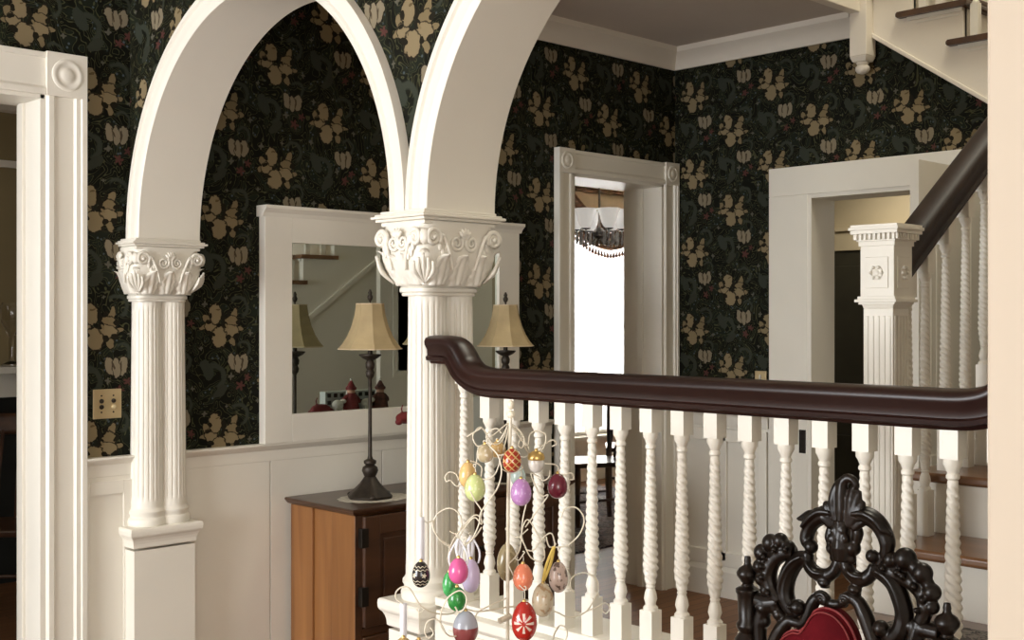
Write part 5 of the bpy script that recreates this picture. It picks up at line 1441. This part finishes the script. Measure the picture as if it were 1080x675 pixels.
EGGS = [
 ('pale orange egg half behind the yellow green egg, nearest the fluted column', 493.5, 501, 9.5, 14, 0.03, ((0.75, 0.50, 0.20), 'flakes', (0.80, 0.60, 0.32)), None, 487),
 ('glossy yellow green egg overlapping the pale orange egg', 501, 514.5, 11, 14.5, -0.03, ((0.62, 0.70, 0.30), 'flakes', (0.78, 0.80, 0.45)), None, 493),
 ('small silver and gold egg on the front of the second baluster', 511.5, 478, 9, 10, -0.02, ((0.55, 0.45, 0.28), 'blotch', (0.78, 0.72, 0.60)), None, 468),
 ('small gold egg beside the silver and gold one', 525, 474, 8.5, 9, 0.02, ((0.55, 0.36, 0.14), 'blotch', (0.70, 0.55, 0.32)), None, 466),
 ('red egg crossed with gold bands near the top of the wire tree', 540, 485.5, 10, 13, -0.05, ((0.36, 0.035, 0.015), 'lattice', (0.62, 0.42, 0.16)), None, 470),
 ('pearl white acorn shaped egg with gold cap', 565.5, 487, 8.5, 12, 0.02, ((0.70, 0.66, 0.60), None, (1, 1, 1)), 'cap', 476),
 ('pale aqua egg hanging behind the pearly lilac egg', 546.5, 502, 8, 11, 0.06, ((0.55, 0.68, 0.64), None, (1, 1, 1)), None, 480),
 ('pearly lilac egg in the middle of the wire tree', 549.5, 519, 11, 14.5, -0.03, ((0.52, 0.26, 0.56), 'flakes', (0.62, 0.40, 0.66)), None, 495),
 ('burgundy egg on the side of the wire tree by the dining chair', 588, 512.5, 10.5, 13.5, 0.05, ((0.14, 0.012, 0.03), None, (1, 1, 1)), None, 495),
 ('black egg with white folk stars on a long white ribbon', 444, 605.7, 9.5, 14, -0.10, ((0.02, 0.016, 0.016), 'folk', (0.72, 0.66, 0.50)), 'ribbon', 545),
 ('plain pink egg in front of the green and lavender eggs', 483.5, 602, 10.5, 14, -0.10, ((0.72, 0.12, 0.33), None, (1, 1, 1)), 'bow', 568),
 ('lavender egg behind the plain pink egg', 496.5, 607, 10, 18, -0.02, ((0.60, 0.50, 0.70), None, (1, 1, 1)), 'bow', 565),
 ('speckled light green egg behind the pink egg', 474, 616, 7.5, 13.5, -0.02, ((0.06, 0.38, 0.10), 'blotch', (0.12, 0.50, 0.18)), None, 578),
 ('dark glossy green egg just below the pink egg', 482, 631.5, 10, 13, -0.06, ((0.03, 0.26, 0.05), 'blotch', (0.08, 0.38, 0.10)), None, 612),
 ('large grey and red painted egg low on the wire tree before the pedestal', 491, 662, 13.5, 18, -0.06, ((0.26, 0.06, 0.06), 'top', (0.40, 0.42, 0.48)), None, 640),
 ('gold egg at the bottom edge by the pedestal corner', 425.5, 684, 10, 12, -0.12, ((0.50, 0.33, 0.12), 'blotch', (0.70, 0.50, 0.24)), 'ribbon', 636),
 ('dark blue egg at the bottom edge beside the gold egg', 441.5, 688, 9.5, 14, -0.10, ((0.012, 0.012, 0.07), None, (1, 1, 1)), None, 645),
 ('antique gold egg hanging behind the tree trunk', 535, 593, 11, 20, 0.05, ((0.30, 0.24, 0.13), 'blotch', (0.45, 0.37, 0.22)), None, 560),
 ('coral orange egg above the red star egg', 551.5, 608.6, 10.5, 14.5, -0.04, ((0.80, 0.24, 0.13), 'flakes', (0.85, 0.38, 0.22)), None, 585),
 ('large red egg with a white feathered star', 553, 655, 13.5, 21, -0.08, ((0.42, 0.022, 0.014), 'star', (0.75, 0.62, 0.52)), None, 622),
 ('cream decorated egg with a yellow ribbon', 572.5, 632.7, 11.5, 18, 0.0, ((0.55, 0.46, 0.32), 'blotch', (0.40, 0.26, 0.14)), 'yellow', 576),
 ('brown floral egg beside the yellow ribbon', 589, 608.6, 10, 16.5, 0.05, ((0.55, 0.42, 0.36), 'blotch', (0.14, 0.09, 0.07)), None, 580),
]
for i, (lb, px, py, rx, rz, dt, (base, pat, c2), extra, hang) in enumerate(EGGS):
    t_ = T0 + dt; c = at_t(px, py, t_); k = t_ / FPX
    mb = MB(); egg_mesh(mb, rx * k, rz * k)
    o = mb.build('easter_egg', egg_material('egg_paint_%d' % i, base, pat, c2), smooth=2)
    o.location = c
    tag(o, lb, 'egg', 'eggs on the wire tree'); egg = o
    top = Vector((0, 0, rz * k)); hp = Vector((0, 0, (py - hang) * k))
    if extra in ('ribbon', 'bow', 'yellow'):
        rm = M['yellow'] if extra == 'yellow' else M['ribbon']
        sd = Vector((CA, -SA, 0)); bk = Vector((SA, CA, 0)) * 0.0035
        mb = MB(); wd = 0.0055 if extra == 'ribbon' else 0.003
        if extra == 'yellow': hp = hp + sd * (12 * k)
        for q in (-1, 1):
            mb.grid(lambda u, v: top * (1 - u) + hp * u + sd * ((v - 0.5) * 2 * wd + q * (0.001 if extra == 'ribbon' else 0.004 * math.sin(PI * u))) + bk * (q * math.sin(PI * min(1, u * 1.0)) * 0.8), 10, 2)
        if extra in ('bow', 'yellow'):
            for q in (-1, 1): mb.grid(lambda u, v: (top if extra == 'yellow' else hp) + sd * (q * 0.018 * math.sin(PI * u * 0.7) + (v - 0.5) * 0.004) - Vector((0, 0, 1)) * (0.055 * u), 8, 2)
        mb.build('ribbon', rm, o, solid=0.0006, smooth=2)
    else:
        mb = MB(); mb.tube(smooth_path([top - Vector((0, 0, 0.002)), top * 0.5 + hp * 0.5 + Vector((CA, -SA, 0)) * 0.0012, hp], 4), 0.0008, 5); mb.build('hanger', M['cord'], o, smooth=2)
    mb = MB(); mb.lathe([(0.0035, -0.003), (0.004, 0.001), (0.002, 0.004)], top, 10); mb.build('cap', M['gold'], o, smooth=True)
    if extra == 'cap':
        mb = MB(); mb.lathe([(rx * k * 1.02, 0.004), (rx * k * 1.10, 0.008), (rx * k * 0.95, 0.016), (rx * k * 0.5, 0.021), (0.001, 0.023)], (0, 0, 0), 22); mb.build('acorn_cap', M['gold'], o, smooth=True)
    for chd in egg.children: chd.matrix_parent_inverse = Matrix.Identity(4)
    # short curled branch from the trunk to the hanging point
    H_ = c + hp; tr = min(WIRES, key=lambda q_: (q_ - H_).length)
    if (tr - H_).length > 0.003:
        mid = (tr + H_) / 2 - Vector((0, 0, min(0.008, (tr - H_).length * 0.2)))
        cur_ = spiral(H_ + Vector((0, 0, 0.005)), Vector((CA, -SA, 0)) * (1 if px > 536 else -1), Vector((0, 0, 1)), 0.005, 0.6, -PI / 2, 9)
        mb = MB(); mb.tube(smooth_path([tr, mid] + cur_[::3], 5), 0.0011, 6); mb.build('branch', M['cord'], et, smooth=2)

# ------------------------------------------------------------------ light
wd = bpy.data.worlds.new('world'); bpy.context.scene.world = wd; wd.use_nodes = True
bg = wd.node_tree.nodes['Background']; bg.inputs[0].default_value = (0.93, 0.96, 1.0, 1); bg.inputs[1].default_value = 4.0
def area(name, loc, target, sx, sy, power, col):
    l = bpy.data.lights.new(name, 'AREA'); l.shape = 'RECTANGLE'; l.size = sx; l.size_y = sy; l.energy = power; l.color = col
    o = bpy.data.objects.new(name, l); COL.objects.link(o); o.location = loc
    o.rotation_euler = (Vector(target) - Vector(loc)).to_track_quat('-Z', 'Y').to_euler()
    return o
area('window_daylight', (-2.62, 3.0, 1.55), (2.0, 3.0, 1.5), 2.1, 1.85, 155, (0.96, 0.98, 1.0))
area('window_daylight', (-1.5, -2.62, 1.55), (-0.5, 2.0, 1.5), 1.55, 1.85, 54, (1.0, 0.96, 0.89))
area('dining_daylight', ((WX0 + WX1) / 2, YD + 0.35, 1.5), ((WX0 + WX1) / 2 - 1, YD - 2, 1.0), 1.1, 2.0, 150, (1.0, 0.97, 0.92))
area('upstairs_daylight', (4.6, 1.6, 5.4), (4.3, 1.9, 2.0), 1.2, 1.2, 55, (1.0, 0.94, 0.78))
area('passage_fill', (6.2, 3.5, 2.40), (6.3, 3.4, 0.5), 0.4, 0.4, 6, (1.0, 0.9, 0.72))  # added fill without a fixture, brightens the passage door and wall
area('parlour_fill', (0.2, 5.6, 2.2), (2.4, 6.8, 1.2), 0.6, 0.8, 9, (1.0, 0.92, 0.8))  # unseen fill added inside the parlour to lift its dark wall

sc_ = bpy.context.scene
sc_.view_settings.view_transform = 'Standard'
sc_.view_settings.look = 'None'
sc_.view_settings.exposure = 0.2
sc_.view_settings.gamma = 1.0
sc_.view_settings.use_curve_mapping = False
try:
    sc_.cycles.use_denoising = True
    sc_.cycles.max_bounces = 8
    sc_.cycles.sample_clamp_indirect = 6.0
except Exception:
    pass
